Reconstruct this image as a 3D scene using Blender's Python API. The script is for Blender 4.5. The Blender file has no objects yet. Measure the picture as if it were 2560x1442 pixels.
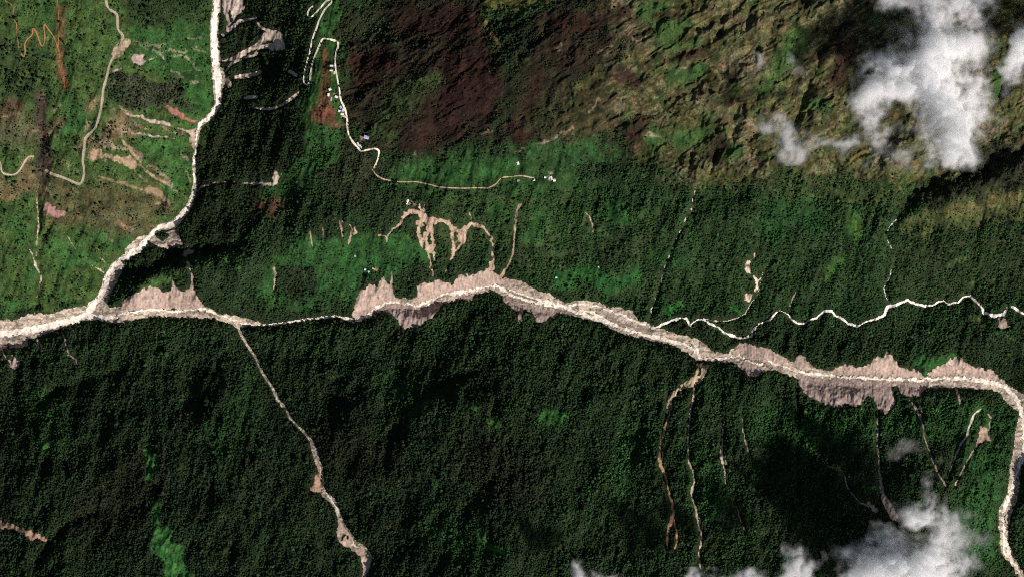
import bpy, math, numpy as np
R = math.radians
C = bpy.context.scene.collection
sc = bpy.context.scene
f32 = np.float32

# ------------------------------------------------------------------ camera, sky, sun, exposure
S = 1.5                    # metres per photo pixel (at z = 0)
HC = 24000.0               # camera height in metres, looking straight down on the valley
SUN_EL, SUN_AZ = 41.0, -41.0   # elevation and direction (degrees from +x, south-east)
cam_d = bpy.data.cameras.new('camera'); cam = bpy.data.objects.new('camera', cam_d); C.objects.link(cam)
cam.location = (0, 0, HC); cam.rotation_euler = (0, 0, 0)
cam_d.sensor_width = 36.0
cam_d.lens = 36.0 * HC / (2560 * S)
cam_d.clip_start = 10.0; cam_d.clip_end = 60000.0
sc.camera = cam

world = bpy.data.worlds.new("World"); sc.world = world; world.use_nodes = True
wn = world.node_tree; wn.nodes.clear()
wo = wn.nodes.new('ShaderNodeOutputWorld'); wb = wn.nodes.new('ShaderNodeBackground'); sky = wn.nodes.new('ShaderNodeTexSky')
sky.sky_type = 'NISHITA'; sky.sun_disc = False
sky.sun_elevation = R(SUN_EL); sky.sun_rotation = R(90 - SUN_AZ)
wb.inputs[1].default_value = 0.05
wn.links.new(sky.outputs[0], wb.inputs[0]); wn.links.new(wb.outputs[0], wo.inputs[0])

sd = bpy.data.lights.new('sun', 'SUN'); sun = bpy.data.objects.new('sun', sd); C.objects.link(sun)
sd.energy = 4.9; sd.angle = R(0.5); sd.color = (1.0, 0.925, 0.87)
sun.rotation_euler = (0, R(90 - SUN_EL), R(SUN_AZ))
sun.location = (2000, -2000, 3000)
vs = sc.view_settings
vs.view_transform = 'Standard'; vs.look = 'None'; vs.exposure = 0.0; vs.gamma = 1.0; vs.use_curve_mapping = False
cy = sc.cycles
cy.max_bounces = 22; cy.diffuse_bounces = 1; cy.glossy_bounces = 1; cy.transmission_bounces = 2
cy.volume_bounces = 20; cy.transparent_max_bounces = 64
cy.use_denoising = False
cy.use_adaptive_sampling = True; cy.adaptive_threshold = 0.02
sc.render.film_transparent = False
cy.pixel_filter_type = 'BLACKMAN_HARRIS'; cy.filter_width = 1.0

# ------------------------------------------------------------------ the survey grid (photo-pixel map coordinates)
def axis(lo, hi, step, reach, n):
    a = np.arange(lo, hi + step, step)
    k = np.arange(1, n + 1); e = (step * ((1.12 ** k) - 1) / 0.12); e = e * reach / e[-1]
    e = np.maximum.accumulate(np.maximum(e, k * step))
    return np.concatenate([(lo - e)[::-1], a, a[-1] + e])
UX = axis(-36, 2596, 1.6, 2600, 46); VY = axis(-36, 1478, 1.6, 2600, 46)
NU, NV = len(UX), len(VY)
U, V = np.meshgrid(UX.astype(f32), VY.astype(f32))

def perlin(X, Y, seed):
    rng = np.random.RandomState(seed)
    a = rng.rand(4096) * 2 * np.pi
    gx, gy = np.cos(a).astype(f32), np.sin(a).astype(f32)
    xi = np.floor(X).astype(np.int32); yi = np.floor(Y).astype(np.int32)
    xf = (X - xi).astype(f32); yf = (Y - yi).astype(f32)
    def g(i, j, dx, dy):
        h = ((xi + i) * 73856093 ^ (yi + j) * 19349663 ^ (seed * 83492791)) & 0xffffff
        h = ((h >> 12) ^ h ^ (h >> 5)) & 4095
        return gx[h] * dx + gy[h] * dy
    u = xf * xf * xf * (xf * (xf * 6 - 15) + 10); v = yf * yf * yf * (yf * (yf * 6 - 15) + 10)
    a0 = g(0, 0, xf, yf); a1 = g(1, 0, xf - 1, yf); b0 = g(0, 1, xf, yf - 1); b1 = g(1, 1, xf - 1, yf - 1)
    x0 = a0 + u * (a1 - a0); x1 = b0 + u * (b1 - b0)
    return (x0 + v * (x1 - x0)) * 1.5
def fbm(X, Y, scale, seed, octv=3, gain=0.5, ridged=False):
    out = np.zeros(X.shape, f32); amp = 1.0; s = scale
    for o in range(octv):
        n = perlin(X / s + 17.3 * o, Y / s - 9.1 * o, seed + o)
        if ridged: n = 1 - 2 * np.abs(n)
        out += amp * n; amp *= gain; s /= 2.03
    return out
def sstep(a, b, x):
    t = np.clip((x - a) / (b - a), 0, 1); return t * t * (3 - 2 * t)

n60a, n60b = fbm(U, V, 60, 11, 3), fbm(U, V, 60, 21, 3)
n14a, n14b = fbm(U, V, 15, 31, 3, 0.6), fbm(U, V, 15, 41, 3, 0.6)
SOFT = (U + 22 * n60a + 7 * n14a, V + 22 * n60b + 7 * n14b)     # ragged map for vegetation patches
FINE = (U + 3.6 * n14a, V + 3.6 * n14b)                        # ragged map for river and slide edges
THIN = (U + 1.6 * n14a, V + 1.6 * n14b)
MID = (U + 7 * n60a + 5 * n14a, V + 7 * n60b + 5 * n14b)
SERR = (U + 2.6 * n14a + 3 * n60a, V + 4 * n14b + 3.2 * fbm(U, V / 3, 10, 51, 3, .6))

def window(x0, x1, y0, y1, pad):
    i0 = max(0, np.searchsorted(UX, x0 - pad) - 1); i1 = min(NU, np.searchsorted(UX, x1 + pad) + 1)
    j0 = max(0, np.searchsorted(VY, y0 - pad) - 1); j1 = min(NV, np.searchsorted(VY, y1 + pad) + 1)
    return slice(j0, j1), slice(i0, i1)
def seg(X, Y, x0, y0, x1, y1):
    dx, dy = x1 - x0, y1 - y0; L = dx * dx + dy * dy + 1e-9
    t = np.clip(((X - x0) * dx + (Y - y0) * dy) / L, 0, 1)
    return np.sqrt((X - x0 - t * dx) ** 2 + (Y - y0 - t * dy) ** 2), t
def pts_of(s): return [tuple(float(q) for q in p.split(',')) for p in s.split()]
def line(F, s, w=6, M=FINE, pad=40):
    """raise field F to (half width - distance) along a polyline; points are x,y[,width]"""
    P = pts_of(s) if isinstance(s, str) else s
    P = [(p[0], p[1], p[2] if len(p) > 2 else w) for p in P]
    for a, b in zip(P[:-1], P[1:]):
        js, is_ = window(min(a[0], b[0]), max(a[0], b[0]), min(a[1], b[1]), max(a[1], b[1]), pad + 30)
        d, t = seg(M[0][js, is_], M[1][js, is_], a[0], a[1], b[0], b[1])
        F[js, is_] = np.maximum(F[js, is_], (a[2] + (b[2] - a[2]) * t) / 2 - d)
    return F
def poly(F, s, M=FINE, pad=40):
    P = pts_of(s) if isinstance(s, str) else s
    xs = [p[0] for p in P]; ys = [p[1] for p in P]
    js, is_ = window(min(xs), max(xs), min(ys), max(ys), pad + 40)
    X, Y = M[0][js, is_], M[1][js, is_]
    D = np.full(X.shape, 1e9, f32); ins = np.zeros(X.shape, bool)
    for a, b in zip(P, P[1:] + P[:1]):
        D = np.minimum(D, seg(X, Y, a[0], a[1], b[0], b[1])[0])
        if a[1] != b[1]:
            c = (a[1] > Y) != (b[1] > Y)
            ins ^= c & (X < (b[0] - a[0]) * (Y - a[1]) / (b[1] - a[1]) + a[0])
    F[js, is_] = np.maximum(F[js, is_], np.where(ins, D, -D))
    return F
def field(): return np.full(U.shape, -60.0, f32)

# ------------------------------------------------------------------ what lies where (traced map)
MAIN = "-300,900 -60,850 0,838 40,832 80,822 130,810 180,795 215,790 250,793 280,795 310,785 345,777 400,772 440,780 480,773 510,772 540,785 575,795 595,805 640,812 680,812 720,805 760,800 800,795 840,788 870,797 884,803 905,795 925,785 940,770 965,757 990,755 1015,760 1040,765 1060,763 1080,750 1110,737 1150,735 1180,727 1215,717 1240,715 1258,725 1280,740 1330,755 1370,765 1410,768 1450,774 1480,780 1520,803 1560,822 1610,838 1660,848 1710,860 1735,875 1750,893 1790,898 1830,893 1850,888 1870,902 1895,912 1920,905 1960,915 2000,930 2050,940 2100,940 2150,945 2200,945 2250,945 2300,950 2360,945 2420,945 2470,950 2510,965 2540,990 2558,1030 2562,1080 2562,1130 2545,1170 2538,1200 2532,1240 2510,1270 2508,1320 2512,1380 2540,1415 2560,1450 2600,1520"
LEFT = "538,-300 540,-40,18 542,0,18 540,30,20 535,70,20 538,130,22 540,170,20 543,195,24 545,230,20 545,265,16 528,290,14 500,312,11 495,330,8 488,370,6 484,420,6 488,460,9 483,490,12 470,520,13 450,545,18 435,562,18 400,568,16 375,590,13 350,620,17 310,645,15 285,665,16 270,690,16 262,720,18 250,745,16 230,768,20 215,785,20"
EAST = "1630,820,9 1660,810,7 1680,800,7 1700,795,7 1715,795,7 1725,812,7 1740,800,7 1760,798,7 1775,810,7 1795,815,7 1810,830,8 1840,842,8 1860,845,7 1878,840,7 1882,825,7 1900,808,6 1925,800,6 1935,785,5 1950,775,5"
EAST2 = "1970,785,5 1980,800,6 1995,808,6 2010,808,6 2020,800,5 2040,795,5 2060,778,6 2078,776,7 2090,790,6 2105,795,6 2120,808,6 2145,815,7"
EAST3 = "2175,800,4 2195,795,6 2210,788,8 2218,768,9 2240,762,7 2268,750,7 2290,760,6 2310,765,6 2330,763,6 2345,755,5 2360,752,4 2370,760,5 2395,755,4 2410,742,4 2425,740,8 2440,752,6 2452,765,6 2460,782,8 2485,790,9 2510,785,8 2517,770,5"
EAST4 = "2530,766,7 2560,785,7 2640,800,8"
SOUTH = "588,808,9 597,820,8 605,840,6 620,865,6 640,895,6 655,930,5 672,955,6 685,975,8 695,1000,7 715,1020,3 725,1045,6 745,1065,3 765,1085,4 780,1105,9 788,1130,14 796,1160,12 803,1175,10 805,1205,9 806,1225,11 815,1240,15 832,1250,13 842,1270,10 850,1295,9 858,1310,7 875,1335,8 888,1360,14 905,1370,18 918,1385,16 921,1395,16 916,1420,14 910,1442,10 905,1500,7 900,1800,7"

grav = field()
line(grav, LEFT, 14, THIN); grav += np.where(grav > -50, 1.6, 0)
poly(grav, "-300,840 0,802 15,795 30,802 70,785 85,782 120,785 165,772 215,762 232,745 262,742 275,768 300,768 345,775 400,772 480,775 545,782 580,786 605,792 650,803 640,818 610,818 580,812 540,798 470,794 380,792 330,802 295,812 260,802 200,802 140,827 75,850 60,865 0,862 -300,960")
line(grav, "640,812,11 680,812,8 720,805,7 760,800,7 800,795,7 840,788,8 870,797,10 884,803,10")
poly(grav, "884,808 892,780 920,765 950,748 990,745 1040,745 1075,738 1110,722 1150,715 1200,705 1240,690 1280,697 1310,705 1345,725 1380,735 1400,750 1420,755 1450,748 1500,755 1525,770 1545,765 1580,775 1600,800 1640,815 1680,830 1720,840 1750,850 1790,880 1820,882 1835,865 1860,855 1920,870 1985,905 2003,900 2020,905 2040,920 2080,925 2110,920 2195,925 2250,925 2290,928 2315,940 2330,932 2400,925 2440,922 2480,925 2520,960 2560,985 2640,1040 2640,1100 2560,1125 2550,1180 2548,1240 2525,1290 2520,1350 2535,1390 2560,1430 2600,1520 2590,1560 2560,1480 2530,1410 2505,1380 2505,1320 2498,1290 2500,1265 2520,1230 2522,1190 2530,1160 2548,1140 2555,1060 2545,1030 2520,1010 2505,990 2480,975 2380,970 2310,970 2260,965 2200,970 2100,965 2020,960 1960,932 1920,925 1880,930 1860,920 1830,905 1790,905 1740,900 1700,870 1640,855 1570,840 1530,825 1500,805 1440,792 1400,785 1360,785 1310,768 1290,760 1260,742 1238,728 1180,740 1140,752 1110,758 1060,772 1040,775 1000,770 960,775 930,792")
line(grav, "545,180,34 548,215,30", 30)
poly(grav, "312,635 318,612 345,592 372,585 385,592 430,575 445,572 452,600 458,612 420,625 380,612 352,628 318,655")
line(grav, "300,665,22 270,720,28 258,750,30 240,775,40")
SB = field(); line(SB, SOUTH, 8, THIN); grav = np.maximum(grav, SB + 1.6)
poly(grav, "2545,1040 2575,1040 2570,1140 2552,1170 2548,1240 2525,1290 2520,1350 2535,1390 2560,1430 2530,1410 2500,1380 2495,1290 2500,1262 2518,1230 2522,1190")
isl = field(); line(isl, "392,585,12 405,592,20 415,590,10"); line(isl, "2512,1282,7 2510,1300,6"); grav = np.minimum(grav, -isl)

slides = []                     # (name, label, field, colour, streak)
def slide(label, col, *parts, name='landslide_scar', hole=None, M=SERR, rag=1.2, W=None):
    F = field()
    for kind, s, *w in parts:
        if kind == 'p': poly(F, s, M)
        else: line(F, s, w[0] if w else 6, W or THIN)
    if hole:
        h = field()
        for s in hole: line(h, s, 6)
        F = np.minimum(F, -h)
    if rag < 2 and min(pts_of(parts[0][1])[0][0], 9999) < 500 and pts_of(parts[0][1])[0][1] < 700: rag = 2.4
    if rag: F = F + 1.0 - rag * np.clip(fbm(U, V, 12, 61, 3, .6) * 1.6 + .1, 0, 1.4)
    slides.append([name, label, F, col, rag]); return F
PINK = (.40, .30, .245); TAN = (.36, .27, .18); MAUVE = (.33, .25, .215); RUST = (.25, .105, .05); PALE = (.56, .45, .34)
slide('pink fan of bare earth west end', PINK, ('p', "285,770 305,762 312,745 325,738 345,730 355,722 372,716 395,718 405,728 425,730 430,716 445,722 470,725 476,705 482,722 490,738 510,762 545,784 480,776 400,772 350,778"), ('l', "430,700,4 438,722,7"), ('l', "475,672,3 481,690,4 480,730,8"))
slide('pink slide', PINK, ('p', "880,795 888,742 900,725 915,718 925,710 938,712 944,716 950,698 960,693 966,705 975,715 980,722 990,745 1000,750 1020,752 1010,760 960,765 920,785 900,800"), ('l', "955,695,6 958,720,10"), ('l', "980,680,4 978,715,8"))
slide('pink slide', PINK, ('p', "1020,756 1040,742 1042,710 1060,705 1080,706 1090,698 1110,704 1130,708 1143,692 1147,683 1165,690 1180,684 1200,678 1215,670 1232,676 1250,690 1265,698 1300,702 1310,706 1280,722 1240,712 1180,728 1140,735 1100,740 1060,760"))
slide('mauve slide', MAUVE, ('p', "938,768 960,780 980,785 992,800 1003,818 1020,822 1042,820 1065,805 1085,790 1097,775 1107,757 1085,752 1060,765 1020,764 990,758"))
slide('bank', MAUVE, ('p', "1250,735 1275,745 1300,760 1340,765 1400,775 1400,786 1380,792 1355,805 1340,802 1332,780 1308,776 1306,808 1298,806 1296,782 1280,770 1262,756"))
slide('slide', MAUVE, ('p', "1150,740 1192,732 1188,745 1175,754 1158,750"), ('l', "935,785,9 948,805,4"))
slide('fan', PINK, ('p', "1828,885 1838,866 1860,854 1885,860 1925,872 1985,906 2000,884 2012,890 2025,915 2040,925 2000,925 1960,912 1900,905 1850,895"))
slide('slide', PINK, ('p', "1840,900 1880,905 1930,918 1920,925 1905,930 1890,945 1872,942 1860,928 1845,918"))
slide('slide', PINK, ('p', "2080,935 2085,922 2110,912 2140,915 2165,915 2185,898 2198,888 2212,892 2220,880 2235,892 2245,915 2270,922 2295,930 2315,940 2300,946 2200,942 2120,938"))
slide('slide', PINK, ('p', "2315,940 2330,920 2345,915 2375,898 2392,890 2415,905 2440,915 2480,925 2520,960 2470,948 2400,940"))
slide('fan', MAUVE, ('p', "1985,935 2050,945 2130,948 2200,950 2230,955 2228,972 2240,1000 2235,1012 2225,1030 2200,1032 2190,1015 2175,990 2165,988 2152,1012 2130,1016 2112,1006 2105,1018 2080,1016 2050,1008 2035,998 2015,985 1998,962"))
slide('fan', MAUVE, ('p', "2235,955 2320,955 2310,975 2300,988 2280,992 2255,986 2245,972"), ('l', "2390,970,8 2400,1000,6 2399,1008,4"))
slide('arc', (.40, .285, .205), ('l', "940,588,5 955,589,8 968,593,7 975,580,6 990,568,7 1000,560,8 1005,548,9 1015,534,12 1035,527,12 1050,535,14 1070,547,14 1088,553,16 1105,552,15 1120,558,13 1132,572,14 1150,580,16 1165,570,14 1180,562,12 1200,565,10 1212,574,8"), ('l', "966,593,6 969,605,5"), ('l', "1048,512,6 1056,530,8 1062,545,8"), ('l', "1063,510,3 1060,525,5"), ('l', "1175,532,4 1176,548,5"),
      ('p', "1036,545 1085,545 1086,580 1086,610 1080,640 1068,635 1050,615 1042,590 1046,565"), ('l', "1066,615,9 1073,650,6 1083,690,4"), ('l', "1086,610,6 1085,650,4"), ('p', "1128,575 1168,575 1166,605 1154,612 1140,632 1132,645 1126,640 1132,610 1126,590"), ('l', "1132,640,6 1122,660,4 1114,680,3"),
      ('l', "1215,576,5 1225,590,6 1233,618,6 1232,645,7 1228,672,16"), hole=["1035,540,4 1036,552,6", "1056,570,7 1056,590,6", "1062,560,4 1063,575,5", "1073,585,5 1074,610,6", "1140,585,7 1138,600,7", "1146,606,8 1140,620,5", "1060,605,4 1060,620,4"], rag=1.95, W=FINE)
slide('strip', TAN, ('l', "1301,512,9 1292,528,8 1288,560,7 1286,590,6 1283,630,6 1275,655,6 1262,675,7 1252,695,10"))
slide('cluster', PALE, ('l', "1887,632,4 1886,645,4"), ('p', "1868,648 1880,650 1876,665 1880,682 1872,684 1861,672"), ('l', "1884,690,5 1892,700,8 1892,720,9 1888,728,5"), ('l', "1903,695,3 1893,705,4"), ('p', "1862,735 1874,735 1884,735 1878,752 1868,758 1858,748"))
slide('', TAN, ('l', "1465,532,3 1473,540,6 1481,560,5 1484,580,3"))
slide('', TAN, ('l', "776,580,4 777,598,6 782,618,4"), ('l', "807,570,3 809,592,4")); 
slide('', TAN, ('l', "850,553,5 854,572,6 855,592,4"), ('l', "856,552,3 858,562,3"), ('l', "874,562,4 880,576,5 875,592,7 872,610,5"), ('l', "886,570,5 892,582,6 885,585,5"))
slide('', TAN, ('l', "685,670,8 688,690,7 684,722,4"))
slide('', (.50, .40, .34), ('p', "560,-60 556,0 560,40 566,80 576,60 600,40 612,20 605,-10 590,-60"), ('l', "556,90,8 575,75,12 598,55,9 640,45,8"), hole=["575,30,5 580,52,6", "590,50,7 600,38,5"])
slide('', (.52, .41, .33), ('l', "556,152,5 580,150,10 600,138,12 640,120,18 670,100,28 692,88,24"), ('p', "655,85 680,76 705,82 712,118 712,128 690,128 655,125 645,110"), ('l', "645,58,6 660,75,8 680,80,9"), ('l', "562,178,6 575,165,7 600,148,8 640,135,12"), hole=["600,147,4 640,128,5", "655,112,3 680,104,4"])
slide('', (.52, .41, .33), ('l', "568,200,16 575,215,12"), ('l', "590,194,10 620,190,13 650,182,12"), ('l', "612,246,9 640,242,10"), ('l', "725,180,11 740,188,10"), name='landslide_scar')
slide('', (.50, .40, .30), ('l', "635,271,5 672,274,9 700,266,8 722,252,9 738,240,9 750,228,5"))
slide('', (.52, .41, .33), ('l', "492,478,7 505,468,7 525,461,5 560,455,4 600,457,3 640,460,6"), ('p', "638,455 665,455 680,450 686,428 694,424 696,438 708,432 700,450 694,464 670,466 640,464"))
slide('', PINK, ('l', "312,283,4 325,290,7 355,292,9 372,303,12 395,304,14 415,310,11 440,318,6 470,330,7"), ('l', "330,334,4 360,335,7 385,343,6 410,342,6 435,348,4"), ('p', "470,325 490,320 492,345 486,380 478,360 468,345"))
slide('', (.30, .12, .095), ('p', "410,270 425,262 445,275 465,288 498,306 480,309 450,298 428,286"))
slide('', (.31, .22, .14), ('l', "302,346,5 315,362,12 335,385,13 350,405,10"), ('p', "225,365 250,370 262,385 300,388 335,392 342,400 345,415 340,432 315,418 285,402 262,395 225,405 215,400"), ('l', "345,410,9 365,428,8 390,445,10 415,458,10 432,468,7"))
slide('', (.22, .16, .09), ('l', "240,440,4 275,450,10 320,462,12 355,475,10"), ('l', "372,470,20 400,485,18 410,500,12"))
slide('', MAUVE, ('p', "322,145 335,135 352,132 364,134 360,145 365,158 358,166 335,163 328,150"), ('l', "285,178,7 303,173,8"), ('l', "375,150,8 400,135,6 410,148,7"))
slide('', TAN, ('p', "280,150 275,135 290,112 305,98 330,92 328,110 312,125 295,145"), ('l', "285,150,5 308,135,7"))
slide('', (.30, .17, .15), ('p', "108,512 115,500 128,512 140,522 160,525 166,540 150,545 140,548 115,538 108,530"))
slide('', MAUVE, ('p', "458,622 470,616 480,618 492,628 478,638 466,646 455,640"), ('l', "425,612,16 452,608,14"))
slide('', PALE, ('l', "225,661,4 240,668,5 258,680,6"), ('l', "243,641,3 258,650,5 270,662,6"))
slide('', PALE, ('l', "92,480,3 94,520,5 98,570,7 92,590,6 91,620,5 90,645,7"), ('l', "74,625,4 82,640,6 90,665,9 99,680,8"), ('l', "103,678,4 102,700,5 96,730,3 88,770,3 86,785,5"))
slide('', PALE, ('l', "160,578,4 170,592,4 180,608,5 190,626,3"))
slide('', MAUVE, ('p', "-60,855 20,862 72,852 70,868 35,872 20,868 -60,890"), ('l', "5,872,4 15,895,4 28,905,8"), ('l', "18,872,3 28,885,3 38,900,8"), ('p', "28,900 40,897 52,905 45,920 32,928 24,915"), ('l', "-40,885,4 6,900,5"), ('l', "92,850,8 102,862,7 104,878,6"), ('l', "154,828,4 163,848,5 168,872,5 172,890,3"), ('l', "182,820,4 188,840,4 191,855,3"), ('l', "168,886,4 190,898,5 193,912,3"))
slide('', (.30, .19, .13), ('p', "-60,1280 0,1297 20,1307 45,1312 75,1326 100,1335 118,1348 112,1354 95,1345 82,1352 70,1345 50,1332 25,1322 0,1322 -60,1320"))
slide('', (.40, .25, .17), ('p', "796,1165 808,1172 806,1228 795,1232 776,1228 774,1218 786,1208 790,1190"))
slide('', (.50, .37, .28), ('p', "846,1292 855,1305 880,1335 890,1358 905,1365 918,1378 926,1395 922,1420 914,1442 912,1500 900,1500 904,1442 906,1410 900,1390 880,1378 860,1365 843,1350 840,1330 846,1312"), hole=["860,1335,5 855,1350,5", "870,1340,4 872,1345,4"])
slide('', (.46, .36, .22), ('p', "1740,905 1778,912 1772,922 1764,940 1752,954 1738,962 1718,968 1696,978 1682,996 1678,1010 1680,1024 1666,1026 1665,1008 1668,992 1682,975 1702,962 1722,950 1736,935 1741,920"), hole=["1750,918,4 1748,935,5"])
slide('', (.38, .22, .13), ('l', "1677,1022,7 1668,1045,6 1660,1080,5 1652,1110,6 1648,1140,8 1652,1165,8 1663,1188,8 1670,1215,5 1672,1230,4 1680,1255,8 1684,1280,9 1680,1300,13 1672,1320,9 1667,1350,6 1668,1370,4"), ('l', "1684,1290,6 1690,1325,6 1693,1350,6 1688,1372,4"))
slide('', (.42, .33, .24), ('l', "1736,962,4 1733,1000,7 1727,1020,4 1724,1050,6 1720,1080,5 1720,1130,4 1724,1160,5 1733,1180,6 1736,1205,5 1731,1225,9 1729,1240,6 1738,1265,6 1742,1290,7 1748,1300,11 1748,1320,6 1754,1340,4 1752,1365,5 1746,1380,4 1750,1400,6 1752,1425,3"))
slide('', (.46, .38, .3), ('l', "1811,1050,3 1806,1085,4 1806,1110,6 1802,1135,9 1808,1160,7 1812,1180,4 1814,1210,3"), ('l', "1812,1130,3 1815,1160,4"))
slide('', (.3, .25, .17), ('l', "1833,1248,3 1845,1275,4 1852,1300,4 1860,1322,3"))
slide('', (.42, .34, .26), ('l', "1857,1048,4 1857,1075,4 1863,1100,5 1870,1130,3"))
slide('', (.38, .28, .22), ('l', "2194,1025,3 2195,1060,6 2193,1100,5 2197,1150,5 2199,1180,7 2203,1215,10 2208,1240,14 2222,1265,20 2235,1290,24"), ('l', "2172,1258,10 2190,1275,14"))
slide('', (.32, .24, .18), ('l', "2102,1172,6 2112,1190,5 2117,1215,4 2135,1240,4 2150,1255,4 2172,1265,6"))
slide('', (.36, .27, .22), ('l', "2275,1000,4 2290,1020,7 2298,1040,5 2307,1062,5 2310,1090,4 2322,1122,5 2335,1160,5 2350,1190,5 2365,1215,4"), ('l', "2305,1015,3 2302,1040,5"))
slide('', (.5, .5, .36), ('l', "2451,1022,5 2435,1036,6 2425,1060,6 2416,1090,6 2400,1112,5 2390,1135,6 2382,1158,3 2375,1175,5 2368,1195,4"))
slide('', (.38, .27, .2), ('p', "2449,1060 2455,1066 2468,1065 2472,1085 2480,1104 2464,1100 2448,1108 2440,1108 2448,1090"), ('l', "2445,1105,6 2428,1135,5 2408,1170,5 2395,1195,5 2388,1215,4"), ('l', "2470,1035,5 2476,1043,6"), ('l', "2476,1050,3 2472,1075,3"))
slide('', (.4, .35, .26), ('l', "1990,728,3 1982,745,5 1975,765,3"), name='landslide_scar')
slide('', (.3, .24, .18), ('p', "2498,795 2515,790 2520,808 2530,818 2510,822 2498,818"))

streams = []
def stream(label, s, w=5, gate=0.0, col=(.86, .8, .7), seed=5):
    F = line(field(), s, w, THIN)
    if gate: F = F - gate * np.clip(fbm(U, V, 16, seed, 2) * 2.2 + .3, 0, 1)
    streams.append([label, F, col])
wat = line(field(), MAIN, 8, FINE)
line(wat, "0,835,16 60,828,20 130,812,18 215,792,20 280,795,10"); line(wat, "1240,715,6 1410,768,12 1560,822,8 1700,858,10"); line(wat, "1330,755,5 1410,765,8 1450,760,7 1490,765,7 1520,775,7 1550,785,7 1580,800,7 1610,812,7 1640,822,6")
line(wat, "1730,850,5 1742,870,9 1750,893,9"); line(wat, "2000,930,7 2100,942,9 2250,948,8 2420,946,9 2510,965,13 2545,1000,14 2560,1060,14 2560,1130,12 2535,1200,11 2510,1270,9 2508,1320,8 2530,1410,10")
line(wat, "1040,765,6 1110,737,9 1215,717,6 1240,715,8")
streams.append(['main', wat, (.86, .76, .63)])
stream('left', LEFT, 14, 3.0, (.86, .77, .66), 7)
stream('east', EAST, 5.6, 2.0, (.84, .78, .68)); F = streams[-1][1]; line(F, EAST2, 6, THIN); line(F, EAST3, 6, THIN); line(F, EAST4, 6, THIN); line(F, '1950,775,4 1958,780,3 1970,785,4', 4, THIN); line(F, '2145,815,5 2160,806,3 2175,800,4', 4, THIN); F += .5
stream('south', "595,815,3 605,840,4 640,895,5 672,955,4 685,975,6 695,1000,6 725,1045,4 780,1105,3 797,1140,3 803,1175,5 806,1225,6 830,1248,8 845,1275,7 858,1305,4 880,1340,4 884,1362,5 905,1372,4", 4, 3.2, (.9, .8, .7), 8)
stream('broken', "1738,470 1733,500 1727,530 1715,545 1705,570 1690,600 1680,625 1670,650 1657,680 1652,710 1642,740 1630,770 1624,800 1622,818", 4.6, 3.4, (.50, .43, .36), 9)
stream('grey', "1918,665,3 1906,683,4 1895,735,4 1884,750,5 1872,765,5 1863,785,5 1840,796,5 1815,802,5 1790,802,5 1765,797,4", 4, 1.0, (.42, .37, .3), 10)
stream('north east', "2285,485 2272,505 2262,530 2232,558 2222,572 2214,582 2220,600 2232,630 2236,655 2226,690 2210,718 2212,735 2222,755 2228,762", 4.4, 3.4, (.50, .49, .48), 12)

# ------------------------------------------------------------------ height of the ground
CP = """0,840,-20 230,780,-8 420,778,0 600,800,10 880,795,30 1050,760,38 1240,712,50 1480,780,70 1750,890,90 2050,935,110 2330,950,120 2500,985,130 2560,1130,150 2510,1380,170
540,0,150 545,200,110 490,330,80 485,450,60 400,570,30 280,680,8 1640,815,84 1860,840,110 1990,805,130 2140,812,150 2230,762,170 2420,745,200 2560,780,235
0,1100,140 0,1442,350 300,1100,180 300,1442,390 600,1100,190 600,1442,400 900,1100,185 910,1442,365 1200,1000,215 1200,1442,480 1500,1000,165 1500,1442,430 1800,1150,225 1800,1442,390
2100,1200,255 2100,1442,400 2350,1200,260 2350,1442,360 2460,1250,215 2600,1300,205 300,940,95 900,940,90 1500,880,105
0,0,560 0,300,400 0,560,215 0,740,70 150,0,520 150,400,290 150,700,85 300,0,400 300,300,270 300,550,130 420,100,260 420,300,170 420,450,105
800,0,420 812,200,375 805,350,310 640,100,190 640,350,150 690,230,225
330,722,62 480,668,118 620,622,165 800,565,215 950,525,255 560,560,95 700,490,150 540,470,95 850,450,265 1000,430,275 1250,430,285 1480,420,310
1100,510,262 1300,500,272 1100,620,130 1300,620,150 700,700,80 900,650,120
900,150,380 870,300,345 1000,300,360 1100,200,490 1240,130,640 1250,330,400 1100,380,300 1000,50,480 1200,0,640 1400,150,700
1500,0,820 1700,300,520 1900,0,800 1900,300,560 2100,100,700 2300,100,760 2560,0,850 2300,400,480 2560,380,560 2450,460,430 1500,250,560
1600,600,215 1700,450,370 1700,700,130 1900,450,400 1900,650,235 2150,450,400 2150,650,280 2400,600,330 2560,560,400 2400,860,168 1950,865,138 2200,870,150
-400,0,700 -400,500,350 -400,860,-40 -400,1400,300 2960,0,950 2960,500,560 2960,900,300 2960,1400,300 600,-350,420 540,-300,230 1400,-350,850 2300,-350,950 0,-350,750 300,1850,640 900,1850,560 1500,1850,680 2100,1850,640 2600,1850,280 2620,1100,165 2660,1200,180 2720,1000,215"""
P = np.array([tuple(map(float, p.split(','))) for p in CP.split()])
xy = P[:, :2] / 1000.0; n = len(xy)
def tk(r2): return 0.5 * r2 * np.log(r2 + 1e-9)
D2 = ((xy[:, None] - xy[None]) ** 2).sum(-1)
A = np.zeros((n + 3, n + 3)); A[:n, :n] = tk(D2) + np.eye(n) * 2e-4; A[:n, n] = 1; A[:n, n + 1:] = xy; A[n, :n] = 1; A[n + 1:, :n] = xy.T
wt = np.linalg.solve(A, np.concatenate([P[:, 2], np.zeros(3)])).astype(f32)
Uc = (np.clip(U, -420, 2980) / 1000).astype(f32); Vc = (np.clip(V, -370, 1870) / 1000).astype(f32)
Z = wt[n] + wt[n + 1] * Uc + wt[n + 2] * Vc
for i in range(n): Z += wt[i] * tk((Uc - f32(xy[i, 0])) ** 2 + (Vc - f32(xy[i, 1])) ** 2).astype(f32)

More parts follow.
